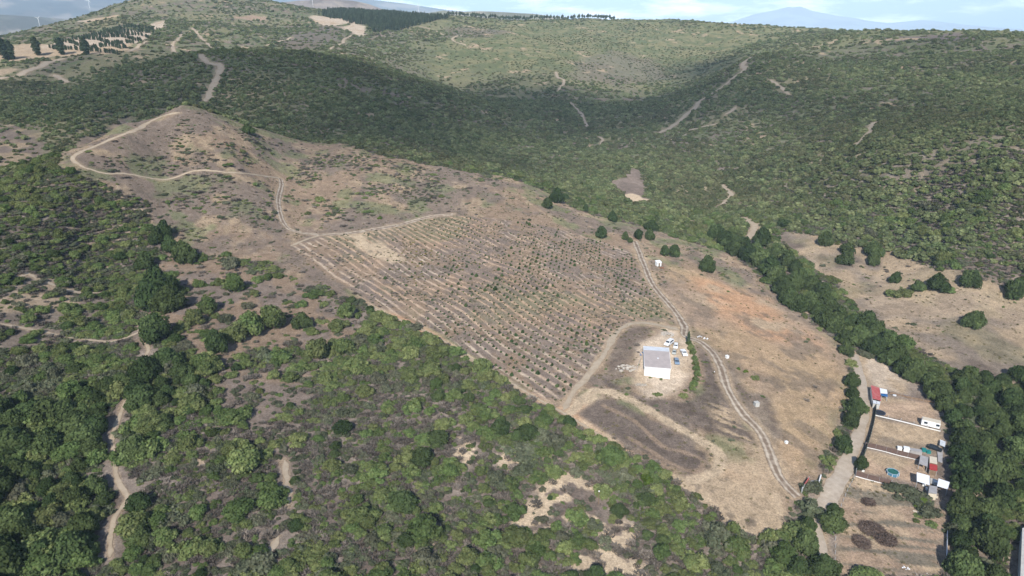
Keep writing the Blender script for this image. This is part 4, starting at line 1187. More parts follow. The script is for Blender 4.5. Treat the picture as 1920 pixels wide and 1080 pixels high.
ridge('mountains', [(-420,-20),(-200,-18),(0,-14),(150,-10),(320,-8),(480,-12),(600,-8),(700,-1),(760,6),(800,12),(840,18),(880,22),(960,30),(1040,40),(1100,50)], 13000, 4200, 3500, -102, (.09,.10,.09), .55, 21)
ridge('far_hills', [(-300,36),(-120,22),(0,26),(60,30),(140,36),(190,26),(260,20),(340,30),(420,44)], 7200, 1500, 1500, -102, (.12,.12,.09), .55, 31)
ridge('far_hills', [(440,30),(500,6),(560,0),(620,-3),(660,0),(690,6),(720,17),(745,24),(790,40)], 3900, 520, 800, 20, (.21,.175,.15), .35, 41)
ridge('far_hills', [(770,34),(800,24),(830,19),(850,21),(900,20),(950,22),(1000,25),(1060,33),(1100,42)], 4600, 700, 800, 0, (.17,.165,.10), .45, 51)

# ------------------------------------------------------------------ haze: one closed box of even air
bm = bmesh.new()
HB = (-34000, -3000, -125, 34000, 30000, 830)
vs = [bm.verts.new((HB[0] if i & 1 else HB[3], HB[1] if i & 2 else HB[4], HB[2] if i & 4 else HB[5])) for i in range(8)]
for f in ((0, 1, 3, 2), (4, 6, 7, 5), (0, 4, 5, 1), (2, 3, 7, 6), (0, 2, 6, 4), (1, 5, 7, 3)): bm.faces.new([vs[i] for i in f])
bmesh.ops.recalc_face_normals(bm, faces=bm.faces)
me = bpy.data.meshes.new('haze'); bm.to_mesh(me); bm.free()
mh, nt, out = new_mat('pale_air')
pv = N(nt, 'ShaderNodeVolumePrincipled'); pv.inputs['Density'].default_value = 6.2e-5
pv.inputs['Color'].default_value = (.60, .79, 1.0, 1); pv.inputs['Anisotropy'].default_value = -.4
L(nt, pv.outputs[0], out.inputs['Volume'])
me.materials.append(mh)
hz = link(bpy.data.objects.new('haze', me)); hz['kind'] = 'stuff'; hz['label'] = 'pale even haze in the air'

# ------------------------------------------------------------------ clouds overhead that shade the hills
SUN_EL = math.radians(36.5); SUN_AZ = math.radians(180 + 9)
TOSUN = Vector((math.sin(SUN_AZ) * math.cos(SUN_EL), math.cos(SUN_AZ) * math.cos(SUN_EL), math.sin(SUN_EL)))
mc, nt, out = new_mat('cloud_vapour')
pv = N(nt, 'ShaderNodeVolumePrincipled'); pv.inputs['Density'].default_value = .02; pv.inputs['Color'].default_value = (1, 1, 1, 1)
L(nt, pv.outputs[0], out.inputs['Volume'])
def cloud(shade_px, T, soft, alt=980, seed=0):
    g = W(shade_px); gz = height(g[:, 0], g[:, 1])
    k = (alt - gz) / TOSUN.z
    P = g + np.outer(k, np.array([TOSUN.x, TOSUN.y]))
    n = 90
    xs = np.linspace(P[:, 0].min() - 80, P[:, 0].max() + 80, n); ys = np.linspace(P[:, 1].min() - 80, P[:, 1].max() + 80, n)
    X, Y = np.meshgrid(xs, ys, indexing='ij')
    d = sdist(P, X, Y) + (fbm(X / 160, Y / 160, seed + 3, 5) - .5) * 260
    t = T * sstep(-soft, soft, d) * (.25 + 1.5 * fbm(X / 150, Y / 150, seed, 4))
    ins = t > .6
    cell = ins[:-1, :-1] | ins[1:, :-1] | ins[1:, 1:] | ins[:-1, 1:]
    t = np.maximum(t, .3)
    top = np.stack([X, Y, alt + t * .75], -1).reshape(-1, 3); bot = np.stack([X, Y, alt - t * .25], -1).reshape(-1, 3)
    bm = bmesh.new(); V = {}
    def vt(i, j, s):
        key = (i, j, s)
        if key not in V: V[key] = bm.verts.new((top if s else bot)[i * n + j])
        return V[key]
    for i in range(n - 1):
        for j in range(n - 1):
            if not cell[i, j]: continue
            bm.faces.new((vt(i, j, 1), vt(i + 1, j, 1), vt(i + 1, j + 1, 1), vt(i, j + 1, 1)))
            bm.faces.new((vt(i, j, 0), vt(i, j + 1, 0), vt(i + 1, j + 1, 0), vt(i + 1, j, 0)))
            for (di, dj, a, b) in ((-1, 0, (i, j + 1), (i, j)), (1, 0, (i + 1, j), (i + 1, j + 1)), (0, -1, (i, j), (i + 1, j)), (0, 1, (i + 1, j + 1), (i, j + 1))):
                ii, jj = i + di, j + dj
                if ii < 0 or jj < 0 or ii >= n - 1 or jj >= n - 1 or not cell[ii, jj]:
                    bm.faces.new((vt(*a, 1), vt(*a, 0), vt(*b, 0), vt(*b, 1)))
    bmesh.ops.recalc_face_normals(bm, faces=bm.faces)
    me = bpy.data.meshes.new('clouds'); bm.to_mesh(me); bm.free(); me.materials.append(mc)
    o = link(bpy.data.objects.new('clouds', me)); o['kind'] = 'stuff'; o['label'] = 'white cloud drifting overhead'
cloud([(-60,200),(0,197),(140,167),(240,131),(330,107),(400,97),(500,98),(640,110),(740,142),(813,161),(900,166),(1000,168),(1130,188),(1250,168),(1330,122),(1410,108),(1450,150),(1500,190),(1400,215),(1290,250),(1200,262),(1100,280),(1000,268),(900,258),(800,262),(700,252),(600,240),(520,225),(450,215),(130,262),(90,255),(60,228),(-60,235)], 40, 140, 980, 500)
cloud([(1500,112),(1660,82),(1850,70),(1940,84),(1760,128),(1600,140)], 18, 120, 1000, 520)
cloud([(1400,205),(1600,170),(1960,160),(1960,250),(1720,285),(1500,270)], 8, 120, 1000, 540)
cloud([(-40,175),(100,140),(300,116),(330,104),(180,118),(0,158)], 16, 80, 1000, 560)

# ------------------------------------------------------------------ wind turbines
WHITE = paint('white_paint', (.78, .78, .76), .5, .05, .5)
def lathe(bm, prof, seg=12, c=(0, 0, 0)):
    rings = []
    for r, z in prof: rings.append([bm.verts.new((c[0] + r * math.cos(2 * PI * k / seg), c[1] + r * math.sin(2 * PI * k / seg), c[2] + z)) for k in range(seg)])
    for a, b in zip(rings, rings[1:]):
        for k in range(seg): bm.faces.new((a[k], a[(k + 1) % seg], b[(k + 1) % seg], b[k]))
    bm.faces.new(rings[0][::-1]); bm.faces.new(rings[-1])
def bm_obj(name, bm, mat, parent=None, smooth=False):
    me = bpy.data.meshes.new(name); bmesh.ops.recalc_face_normals(bm, faces=bm.faces); bm.to_mesh(me); bm.free()
    if smooth: me.polygons.foreach_set('use_smooth', np.ones(len(me.polygons), bool))
    me.materials.append(mat)
    return link(bpy.data.objects.new(name, me), parent)
def turbine(px, py_top, py_base, R, label, spin):
    dx, dy, dz = ray(px, py_top); h = math.hypot(dx, dy); zt = CAMZ + R * dz / h
    dxb, dyb, dzb = ray(px, py_base); zb = CAMZ + R * dzb / math.hypot(dxb, dyb)
    x, y = dx / h * R, dy / h * R; H = zt - zb
    t = thing('wind_turbine', label, 'wind turbine', (x, y, zb - 25), 0)
    bm = bmesh.new(); lathe(bm, [(H * .035, 0), (H * .018, H + 25)], 10); bm_obj('tower', bm, WHITE, t, True)
    bm = bmesh.new(); lathe(bm, [(H * .03, -.02 * H), (H * .035, H * .03)], 10, (0, 0, H + 25)); bm_obj('nacelle', bm, WHITE, t, True)
    for k in range(3):
        a = spin + k * 2 * PI / 3; bm = bmesh.new()
        d = Vector((math.sin(a), 0, math.cos(a))); q = Vector((math.cos(a), 0, -math.sin(a))); c = Vector((0, -H * .05, H + 25))
        L_ = H * .46; pts = []
        for s, w_ in ((0, .014), (.2, .03), (1, .008)):
            pts.append([bm.verts.new(c + d * L_ * s + q * H * w_ * sx + Vector((0, H * .008 * sy, 0))) for sx, sy in ((-1, -1), (1, -1), (1, 1), (-1, 1))])
        for p0, p1 in zip(pts, pts[1:]):
            for j in range(4): bm.faces.new((p0[j], p0[(j + 1) % 4], p1[(j + 1) % 4], p1[j]))
        bm.faces.new(pts[-1])
        bm_obj('blade', bm, WHITE, t)
turbine(784, 10, 23, 3600, 'white wind turbine beyond the pine wood with drooping blades', 1.05 + PI / 3)
turbine(165, 0, 15, 6800, 'white wind turbine on the blue lowland, upper one', .3)
turbine(71, 34, 48, 5600, 'white wind turbine low on the blue lowland at left', .9)
turbine(585, -6, 5, 3700, 'white wind turbine cut by the top edge above the grey hill', .6)
# ------------------------------------------------------------------ built things
def at_up(px, py, h):
    """point at height h above the ground on the line of sight"""
    dx, dy, dz = [float(v) for v in ray(px, py)]; z = at(px, py).z
    for _ in range(4):
        k = (z + h - CAMZ) / dz; z = float(height(dx * k, dy * k))
    return Vector((dx * k, dy * k, z + h))
def yaw(a, b): return math.atan2(b.y - a.y, b.x - a.x)
def box(bm, x0, x1, y0, y1, z0, z1, bev=0):
    v = [bm.verts.new((x0 if i & 1 else x1, y0 if i & 2 else y1, z0 if i & 4 else z1)) for i in range(8)]
    fs = [bm.faces.new([v[i] for i in f]) for f in ((0, 1, 3, 2), (4, 6, 7, 5), (0, 4, 5, 1), (2, 3, 7, 6), (0, 2, 6, 4), (1, 5, 7, 3))]
    bmesh.ops.recalc_face_normals(bm, faces=fs)
    if bev: bmesh.ops.bevel(bm, geom=list({e for f in fs for e in f.edges}), offset=bev, segments=2, affect='EDGES')
def bobj(name, args, mat, parent=None):
    bm = bmesh.new()
    for a in args: box(bm, *a)
    return bm_obj(name, bm, mat, parent)
M = {k: paint(k, *v) for k, v in {
 'whitewash': ((.80, .79, .76), .7, .07, .6), 'taupe_roof': ((.30, .25, .235), .8, .06, .4), 'pale_sheet': ((.62, .64, .66), .55, .1, .5), 'glass': ((.03, .04, .05), .15, .1, 1),
 'rubber': ((.02, .02, .02), .8, .1, 3), 'car_white': ((.80, .80, .80), .3, .03, 1), 'car_blue': ((.20, .27, .36), .35, .05, 1), 'car_black': ((.02, .022, .025), .3, .05, 1), 'car_grey': ((.40, .42, .40), .45, .06, 1),
 'red_sheet': ((.42, .05, .045), .6, .18, 1.5), 'brown_net': ((.13, .085, .07), .9, .12, 1.2), 'green_net': ((.035, .05, .03), .9, .3, 1.5), 'blue_tarp': ((.03, .13, .33), .5, .15, 1), 'teal': ((.02, .20, .19), .5, .15, 1.5), 'grey_tarp': ((.36, .34, .33), .8, .15, .8),
 'white_tarp': ((.82, .83, .85), .6, .05, .6), 'steel': ((.36, .37, .38), .5, .1, 2), 'wood': ((.22, .15, .10), .85, .25, 2), 'concrete': ((.48, .46, .42), .85, .12, 1.2), 'water': ((.02, .12, .09), .08, .2, 1), 'black_mat': ((.022, .026, .036), .8, .2, 1),
 'rust': ((.26, .10, .05), .9, .3, 1.5), 'cream': ((.62, .54, .42), .7, .08, .7), 'stone': ((.42, .37, .31), .9, .2, 1)}.items()}

# farm building
FL = at(1207.5, 704); FR = at(1255.5, 711.5)
a = yaw(FL, FR); Wd = (FR - FL).xy.length; Dp = 17.0; Hh = 4.5
ctr = FL + Vector((math.cos(a) * Wd / 2 - math.sin(a) * Dp / 2, math.sin(a) * Wd / 2 + math.cos(a) * Dp / 2, 0))
t = thing('farm_building', 'white walled farm building with a flat taupe roof in the bare yard', 'building', (ctr.x, ctr.y, min(FL.z, FR.z) - .1), a)
w2, d2 = Wd / 2, Dp / 2
bm = bmesh.new()
box(bm, -w2, w2, -d2, -d2 + .3, -.6, Hh); box(bm, -w2, w2, d2 - .3, d2, -.6, Hh); box(bm, -w2, -w2 + .3, -d2 + .3, d2 - .3, -.6, Hh); box(bm, w2 - .3, w2, -d2 + .3, d2 - .3, -.6, Hh)
bm_obj('wall', bm, M['whitewash'], t)
def roof_mat():
    m, nt, out = new_mat('ribbed_taupe_roof')
    b = N(nt, 'ShaderNodeBsdfPrincipled'); b.inputs['Roughness'].default_value = .75
    tc = N(nt, 'ShaderNodeTexCoord'); wv = N(nt, 'ShaderNodeTexWave', wave_type='BANDS', bands_direction='X'); wv.inputs['Scale'].default_value = 1.6
    L(nt, tc.outputs['Object'], wv.inputs['Vector']); n = noise_node(nt, .5, 5, tc.outputs['Object'])
    v = math_node(nt, 'MULTIPLY', mapr(nt, wv.outputs['Fac'], 0, 1, .94, 1.05), mapr(nt, n.outputs['Fac'], .3, .7, .9, 1.1))
    c = N(nt, 'ShaderNodeRGB'); c.outputs[0].default_value = (.47, .40, .365, 1)
    L(nt, mul_col(nt, c.outputs[0], v), b.inputs['Base Color']); L(nt, b.outputs[0], out.inputs['Surface'])
    return m
bobj('roof', [(-w2 - .12, w2 + .12, -d2 - .02, d2 - 3.4, Hh + .003, Hh + .16)], roof_mat(), t)
bobj('roof_sheeting', [(-w2 - .12, w2 + .12, d2 - 3.397, d2 + .15, Hh + .003, Hh + .11)], M['pale_sheet'], t)
bobj('roof_edge', [(-w2 - .26, -w2 - .123, -d2, d2, Hh - .1, Hh + .24), (w2 + .123, w2 + .26, -d2, d2, Hh - .1, Hh + .24)], M['whitewash'], t)
bobj('gutter', [(-w2 - .1, w2 + .1, -d2 - .14, -d2 - .023, Hh - .06, Hh + .06)], M['pale_sheet'], t)
bobj('plinth', [(-w2 - .02, w2 + .02, -d2 - .03, -d2 - .002, -.5, .35)], M['concrete'], t)
bobj('roof_vent', [(.1, .6, -1.6, -1.1, Hh + .163, Hh + .45)], M['pale_sheet'], t)
f = bobj('window', [(1.6, 3.9, -d2 - .08, -d2 - .003, 1.7, 1.8), (1.6, 3.9, -d2 - .08, -d2 - .003, 2.9, 3.0), (1.6, 1.7, -d2 - .08, -d2 - .003, 1.803, 2.897), (3.8, 3.9, -d2 - .08, -d2 - .003, 1.803, 2.897)], M['concrete'], t)
bobj('shutter', [(1.703, 3.797, -d2 - .05, -d2 - .003, 1.803, 2.897)], M['whitewash'], f)
bobj('door', [(w2 + .003, w2 + .07, -2.5, -1.3, -.3, 2.1)], M['wood'], t)

def car(px, py, yaw_, label, mat, L_=4.2, Wc=1.75, H_=1.5, kind='hatch'):
    p = at(px, py); t = thing('parked_car', label, 'car', p, yaw_)
    # side profile, x forward
    if kind == 'van': prof = [(-.5, .30), (-.5, .62), (-.47, .95), (.14, .98), (.30, .64), (.47, .56), (.5, .42), (.5, .25), (.46, .2), (-.46, .2)]
    elif kind == 'pickup': prof = [(-.5, .30), (-.5, .60), (-.08, .60), (-.06, .97), (.14, .97), (.24, .64), (.46, .58), (.5, .42), (.5, .25), (.46, .2), (-.46, .2)]
    else: prof = [(-.5, .30), (-.49, .58), (-.38, .93), (-.05, 1.0), (.12, .95), (.27, .64), (.45, .56), (.5, .42), (.5, .25), (.46, .2), (-.46, .2)]
    bm = bmesh.new(); rows = []
    for s, inset in ((-1, 0), (1, 0)):
        rows.append([bm.verts.new((x * L_, s * Wc / 2 * (1 - .24 * max(0, (z - .6) / .4)), z * H_)) for x, z in prof])
    n = len(prof)
    for k in range(n): bm.faces.new((rows[0][k], rows[0][(k + 1) % n], rows[1][(k + 1) % n], rows[1][k]))
    bm.faces.new(rows[0][::-1]); bm.faces.new(rows[1])
    bmesh.ops.recalc_face_normals(bm, faces=bm.faces)
    bmesh.ops.bevel(bm, geom=list(bm.edges), offset=.05, segments=2, affect='EDGES')
    bm_obj('body', bm, mat, t, False)
    def strip(name, pts):
        bm = bmesh.new(); f = bm.faces.new([bm.verts.new(q) for q in pts]); r = bmesh.ops.extrude_face_region(bm, geom=[f])
        nrm = (Vector(pts[1]) - Vector(pts[0])).cross(Vector(pts[2]) - Vector(pts[0])).normalized()
        for v in r['geom']:
            if isinstance(v, bmesh.types.BMVert): v.co += nrm * .02
        bm_obj(name, bm, M['glass'], t)
    i = {'van': (3, 4), 'pickup': (4, 5), 'hatch': (4, 5)}[kind]
    (xa, za), (xb, zb) = prof[i[0]], prof[i[1]]
    def sd(z): return Wc / 2 * (1 - .24 * max(0, (z - .6) / .4))
    def lerp(u): return xa + (xb - xa) * u, za + (zb - za) * u
    (x1, z1), (x2, z2) = lerp(.15), lerp(.9)
    e = .025
    strip('windscreen', [(x2 * L_ + e, -sd(z2) * .86, z2 * H_ + e), (x2 * L_ + e, sd(z2) * .86, z2 * H_ + e), (x1 * L_ + e, sd(z1) * .86, z1 * H_ + e), (x1 * L_ + e, -sd(z1) * .86, z1 * H_ + e)])
    xl = {'van': -.42, 'pickup': -.04, 'hatch': -.36}[kind]
    for s in (-1, 1):
        q = [(xl * L_, s * (sd(.66) + e), .66 * H_), (x2 * .8 * L_, s * (sd(.66) + e), .66 * H_), (x1 * .8 * L_, s * (sd(.9) + e), .89 * H_), (xl * .92 * L_, s * (sd(.9) + e), .89 * H_)]
        strip('side_window', q if s > 0 else q[::-1])
    for x in (-.31, .31):
        for s in (-1, 1):
            bm = bmesh.new(); r_ = .33
            a_ = [bm.verts.new((x * L_ + r_ * math.cos(k * PI / 8), s * (Wc / 2 + .01), r_ + r_ * math.sin(k * PI / 8))) for k in range(16)]
            b_ = [bm.verts.new((v.co.x, s * (Wc / 2 - .22), v.co.z)) for v in a_]
            for k in range(16): bm.faces.new((a_[k], a_[(k + 1) % 16], b_[(k + 1) % 16], b_[k]))
            bm.faces.new(a_); bm.faces.new(b_); bm_obj('wheel', bm, M['rubber'], t)
    return t
car(1254, 646, yaw(at(1261, 641), at(1247, 650)), 'long white van parked behind the top corner of the farm building', M['car_white'], 5.0, 1.95, 2.0, 'van')
car(1267, 651, yaw(at(1268, 646), at(1266, 657)), 'small white car parked right of the long white van', M['car_white'], 3.9, 1.7, 1.5)
car(1282, 664, yaw(at(1279, 657), at(1285, 669)), 'white pickup truck parked beside the green hedge', M['car_white'], 5.0, 1.85, 1.7, 'pickup')
car(1268.5, 680, yaw(at(1267, 673), at(1270, 686)), 'dusty blue grey car beside the farm building wall', M['car_blue'], 4.4, 1.8, 1.5)
car(1752, 843, yaw(at(1744, 839), at(1760, 845)), 'black car parked at the end of the row behind the brown fence', M['car_black'], 4.2, 1.75, 1.45)
car(1264, 663, yaw(at(1265, 659), at(1263, 667)), 'little grey car between the building and the white pickup', M['car_grey'], 2.8, 1.5, 1.4)

def slab_thing(name, label, cat, corners, h, mats, parts, posts=True, tilt=(0, 0, 0, 0), thick=.07, floor_only=False):
    """roof slab through four sighted corners at height h, on posts"""
    P = [at_up(px, py, h + tl) for (px, py), tl in zip(corners, tilt)]
    c = sum(P, Vector()) / 4; gz = float(height(c.x, c.y))
    t = thing(name, label, cat, (c.x, c.y, gz))
    o = Vector((c.x, c.y, gz)); Q = [p - o for p in P]
    bm = bmesh.new(); tv = [bm.verts.new(q) for q in Q]; bv = [bm.verts.new(q - Vector((0, 0, thick))) for q in Q]
    bm.faces.new(tv); bm.faces.new(bv[::-1])
    for k in range(4): bm.faces.new((tv[k], bv[k], bv[(k + 1) % 4], tv[(k + 1) % 4]))
    bm_obj(parts, bm, mats, t)
    if posts:
        for q in Q:
            s = q * .93; g = float(height(s.x + o.x, s.y + o.y)) - o.z
            bobj('post', [(s.x - .06, s.x + .06, s.y - .06, s.y + .06, g - .2, q.z - thick - .003)], M['steel'], t)
    return t, Q, o
def walls(t, Q, o, mat, sides, top, inset=.94, bottom=-.25, name='wall'):
    bm = bmesh.new()
    for k in sides:
        a_, b_ = Q[k] * inset, Q[(k + 1) % 4] * inset
        d = Vector((b_.x - a_.x, b_.y - a_.y, 0)).normalized(); n = Vector((-d.y, d.x, 0)) * .05
        f = [Vector((p.x, p.y, z)) + s * n for p, z, s in ((a_, bottom, -1), (b_, bottom, -1), (b_, b_.z - top, -1), (a_, a_.z - top, -1), (a_, bottom, 1), (b_, bottom, 1), (b_, b_.z - top, 1), (a_, a_.z - top, 1))]
        v = [bm.verts.new(q) for q in f]
        for ff in ((0, 1, 2, 3), (7, 6, 5, 4), (0, 4, 5, 1), (1, 5, 6, 2), (2, 6, 7, 3), (3, 7, 4, 0)): bm.faces.new([v[i] for i in ff])
    bm_obj(name, bm, mat, t)
def corrug(name, rgb, k=6):
    m, nt, out = new_mat(name)
    b = N(nt, 'ShaderNodeBsdfPrincipled'); b.inputs['Roughness'].default_value = .6
    tc = N(nt, 'ShaderNodeTexCoord'); wv = N(nt, 'ShaderNodeTexWave', wave_type='BANDS', bands_direction='Y'); wv.inputs['Scale'].default_value = k * .1
    wv.inputs['Distortion'].default_value = .6
    L(nt, tc.outputs['Object'], wv.inputs['Vector']); n = noise_node(nt, .8, 5, tc.outputs['Object'])
    mx = N(nt, 'ShaderNodeMix', data_type='RGBA'); mx.inputs[6].default_value = (*rgb, 1); mx.inputs[7].default_value = (.62, .50, .46, 1)
    L(nt, math_node(nt, 'MULTIPLY', mapr(nt, wv.outputs['Fac'], .72, 1, 0, .8), mapr(nt, n.outputs['Fac'], .42, .62, 0.1, 1)), mx.inputs[0])
    L(nt, mx.outputs[2], b.inputs['Base Color']); L(nt, b.outputs[0], out.inputs['Surface']); return m
RED = corrug('weathered_red_sheets', (.45, .075, .065), 8)
t, Q, o = slab_thing('shed', 'long shed with a weathered red sheet roof beside the gravel road', 'shed', [(1633, 722), (1649, 727), (1652, 751), (1636, 747)], 2.5, RED, 'roof')
walls(t, Q, o, M['whitewash'], (0, 1, 3), .1); walls(t, Q, o, M['concrete'], (2,), .5, .93, name='front_wall')
t, Q, o = slab_thing('lean_to', 'pale sheet lean-to joined to the lower end of the red roofed shed', 'lean-to', [(1636.5, 750), (1650, 753), (1649.5, 758), (1637, 756)], 2.0, M['pale_sheet'], 'roof'); walls(t, Q, o, M['concrete'], (0, 1, 2, 3), .1)
t, Q, o = slab_thing('canopy', 'white sheet canopy right of the red roofed shed', 'canopy', [(1649.5, 727.5), (1663, 730.5), (1664, 738), (1651, 737)], 2.3, M['white_tarp'], 'roof')
t, Q, o = slab_thing('tarpaulin', 'blue tarpaulin awning below the white canopy by the red shed', 'tarpaulin', [(1651.2, 738), (1664, 739), (1664.5, 744), (1653, 741.5)], 1.9, M['blue_tarp'], 'cloth')
t, Q, o = slab_thing('canopy', 'large white tarpaulin roof on posts at the corner of the pool yard', 'canopy', [(1719, 885.5), (1743, 892), (1743, 909), (1719, 902)], 2.6, M['white_tarp'], 'roof', tilt=(.3, .3, 0, 0))
t, Q, o = slab_thing('canopy', 'smaller white tarpaulin roof under the edge of the dark wood', 'canopy', [(1760, 897), (1781, 904), (1777, 917), (1757, 911)], 2.4, M['white_tarp'], 'roof', tilt=(.2, .2, 0, 0))
t, Q, o = slab_thing('shed', 'pale grey flat roofed shed between the two white tarpaulin roofs', 'shed', [(1743, 910), (1757, 912), (1757, 926), (1741, 924)], 2.3, M['grey_tarp'], 'roof'); walls(t, Q, o, M['cream'], (0, 1, 2, 3), .1)
t, Q, o = slab_thing('canopy', 'bare grey netting shelter at the end of the brown fence', 'canopy', [(1726, 853), (1741, 857), (1739, 875), (1723, 869)], 2.1, M['grey_tarp'], 'roof')
t, Q, o = slab_thing('kennel', 'low shed with a bright red roof beside the pool yard', 'shed', [(1743, 869), (1757.5, 872), (1757.5, 883), (1743, 880)], 2.0, M['red_sheet'], 'roof'); walls(t, Q, o, M['wood'], (0, 1, 2, 3), .1)
t, Q, o = slab_thing('shed', 'pale sandy roofed shed joined above the bright red roof', 'shed', [(1743, 855), (1757, 858), (1757.3, 870), (1743, 867)], 2.1, M['cream'], 'roof'); walls(t, Q, o, M['wood'], (0, 1, 2, 3), .1)
t, Q, o = slab_thing('terrace', 'grey paved deck between the two white tarpaulin roofs', 'terrace', [(1744, 896), (1758, 899), (1757, 908), (1744, 906)], .25, M['concrete'], 'slab', posts=False)
t, Q, o = slab_thing('sheet_pile', 'bluish crumpled sheets under the trees at the yard edge', 'sheets', [(1763, 824), (1773, 828), (1772, 838), (1762, 834)], .9, M['pale_sheet'], 'sheet', tilt=(0, .2, .1, .3))
t, Q, o = slab_thing('roof_sheet', 'pale sheet lying by the wood edge right of the black car', 'sheet', [(1757, 842), (1768, 845), (1767, 868), (1759, 865)], .35, M['grey_tarp'], 'sheet', posts=False)

def crate(name, label, cat, px, py, sx, sy, sz, mat, ang=0, lid=None):
    p = at(px, py); t = thing(name, label, cat, (p.x, p.y, p.z - .05), ang)
    bm = bmesh.new(); box(bm, -sx / 2, sx / 2, -sy / 2, sy / 2, 0, sz * .86, .04); bm_obj('body', bm, mat, t)
    bm = bmesh.new(); box(bm, -sx / 2 - .05, sx / 2 + .05, -sy / 2 - .05, sy / 2 + .05, sz * .86 + .003, sz, .04); bm_obj('lid', bm, lid or mat, t)
    return t
fa = yaw(at(1623, 838), at(1722, 861))
crate('storage_box', 'small white box first in the row behind the brown fence', 'box', 1686, 843, 1.3, 1.1, 1.1, M['whitewash'], fa)
crate('storage_box', 'tall white box second in the row behind the brown fence', 'box', 1698.5, 846, 1.7, 1.4, 1.5, M['car_white'], fa)
crate('covered_trailer', 'long trailer under a pale grey cover behind the brown fence', 'trailer', 1716, 849, 3.4, 1.6, 1.2, M['grey_tarp'], fa)
crate('water_tub', 'left teal tub beside the black car', 'tub', 1732, 846, 1.2, 1.2, 1.0, M['teal'], fa)
crate('water_tub', 'right teal tub beside the black car', 'tub', 1740, 849, 1.2, 1.2, .9, M['teal'], fa + .2)
crate('concrete_cabin', 'small pale concrete cabin below the bend of the farm track', 'cabin', 1418, 761, 1.5, 1.5, 1.6, M['concrete'], .2)
crate('white_tank', 'white square water tank on the beige slope right of the track', 'tank', 1363, 671, 1.1, 1.1, 1.1, M['whitewash'], .4)
crate('white_crate', 'lone little white crate on the lower beige field', 'crate', 1474, 831, .9, .8, .8, M['whitewash'], .3)
crate('white_container', 'white container half hidden among the dark trees at bottom left', 'container', 173, 987, 1.6, 1.0, 1.1, M['white_tarp'], .5)
crate('cooler_box', 'white chest under the large white tarpaulin roof, upper one', 'chest', 1732, 911, .9, .6, .7, M['whitewash'], fa)
crate('cooler_box', 'white chest under the large white tarpaulin roof, lower one', 'chest', 1737, 918, .9, .6, .8, M['whitewash'], fa + 1.2)
crate('white_bench', 'long whitish bench below the pale grey shed', 'bench', 1750, 932, 2.2, .5, .5, M['cream'], fa)
crate('blue_barrel_box', 'bluish box against the smaller white tarpaulin roof', 'box', 1754, 908, 1.0, .9, 1.0, M['pale_sheet'], fa)
crate('plastic_box', 'tiny white box at the foot of the roadside corner bush', 'box', 1618, 884, .7, .5, .5, M['whitewash'], fa)
crate('pale_board', 'pale yellow board lying above a little bush in the dry yard', 'board', 1719, 960, 1.9, .5, .22, M['cream'], fa)
crate('blue_trough', 'blue trough by the upper edge of the red shed yard', 'trough', 1699, 744, 1.6, .6, .5, M['blue_tarp'], fa - .3)
crate('pale_trough', 'pale trough in the red shed yard, right of the blue awning', 'trough', 1677, 742, 1.1, .6, .5, M['pale_sheet'], fa)

# caravan
A_ = at(1726, 798); B_ = at(1761, 806.5); a = yaw(A_, B_); Lc = (B_ - A_).xy.length
c = (A_ + B_) / 2 + Vector((-math.sin(a), math.cos(a), 0)) * 1.15
t = thing('caravan', 'white static caravan with a sandy roof beside the dark wood', 'caravan', (c.x, c.y, float(height(c.x, c.y))), a)
bm = bmesh.new(); box(bm, -Lc / 2, Lc / 2, -1.15, 1.15, .35, 2.45, .1); bm_obj('body', bm, M['car_white'], t)
bobj('roof', [(-Lc / 2 + .1, Lc / 2 - .1, -1.12, 1.12, 2.453, 2.55)], M['cream'], t)
for x in (-Lc * .36, Lc * .28):
    f = bobj('window', [(x, x + 1.05, -1.19, -1.153, 1.25, 1.95)], M['glass'], t)
    bobj('sill', [(x - .05, x + 1.1, -1.25, -1.153, 1.18, 1.247)], M['steel'], f)
bobj('door', [(-.1, .6, -1.19, -1.153, .45, 2.2)], M['whitewash'], t)
for s in (-1, 1):
    bm = bmesh.new(); lathe(bm, [(.34, -.1), (.34, .1)], 14); bmesh.ops.rotate(bm, verts=bm.verts, matrix=Matrix.Rotation(PI / 2, 3, 'X')); bmesh.ops.translate(bm, verts=bm.verts, vec=(0, s * 1.0, .34))
    bm_obj('wheel', bm, M['rubber'], t)
# trampoline
p = at(1649.5, 777); t = thing('trampoline', 'dark round trampoline on bare ground below the red shed', 'trampoline', p)
bm = bmesh.new(); lathe(bm, [(1.5, .74), (1.5, .78)], 28); bm_obj('mat', bm, M['black_mat'], t)
bm = bmesh.new(); n = 28
rr_ = [[bm.verts.new((r_ * math.cos(2 * PI * k / n), r_ * math.sin(2 * PI * k / n), z)) for k in range(n)] for r_, z in ((1.52, .72), (1.82, .72), (1.82, .84), (1.52, .84))]
for q in range(4):
    for k in range(n): bm.faces.new((rr_[q][k], rr_[q][(k + 1) % n], rr_[(q + 1) % 4][(k + 1) % n], rr_[(q + 1) % 4][k]))
bm_obj('rim', bm, paint('navy_pad', (.05, .06, .09), .7, .1), t)
for k in range(6):
    x, y = 1.7 * math.cos(k * PI / 3), 1.7 * math.sin(k * PI / 3); bobj('leg', [(x - .04, x + .04, y - .04, y + .04, -.15, .717)], M['steel'], t)
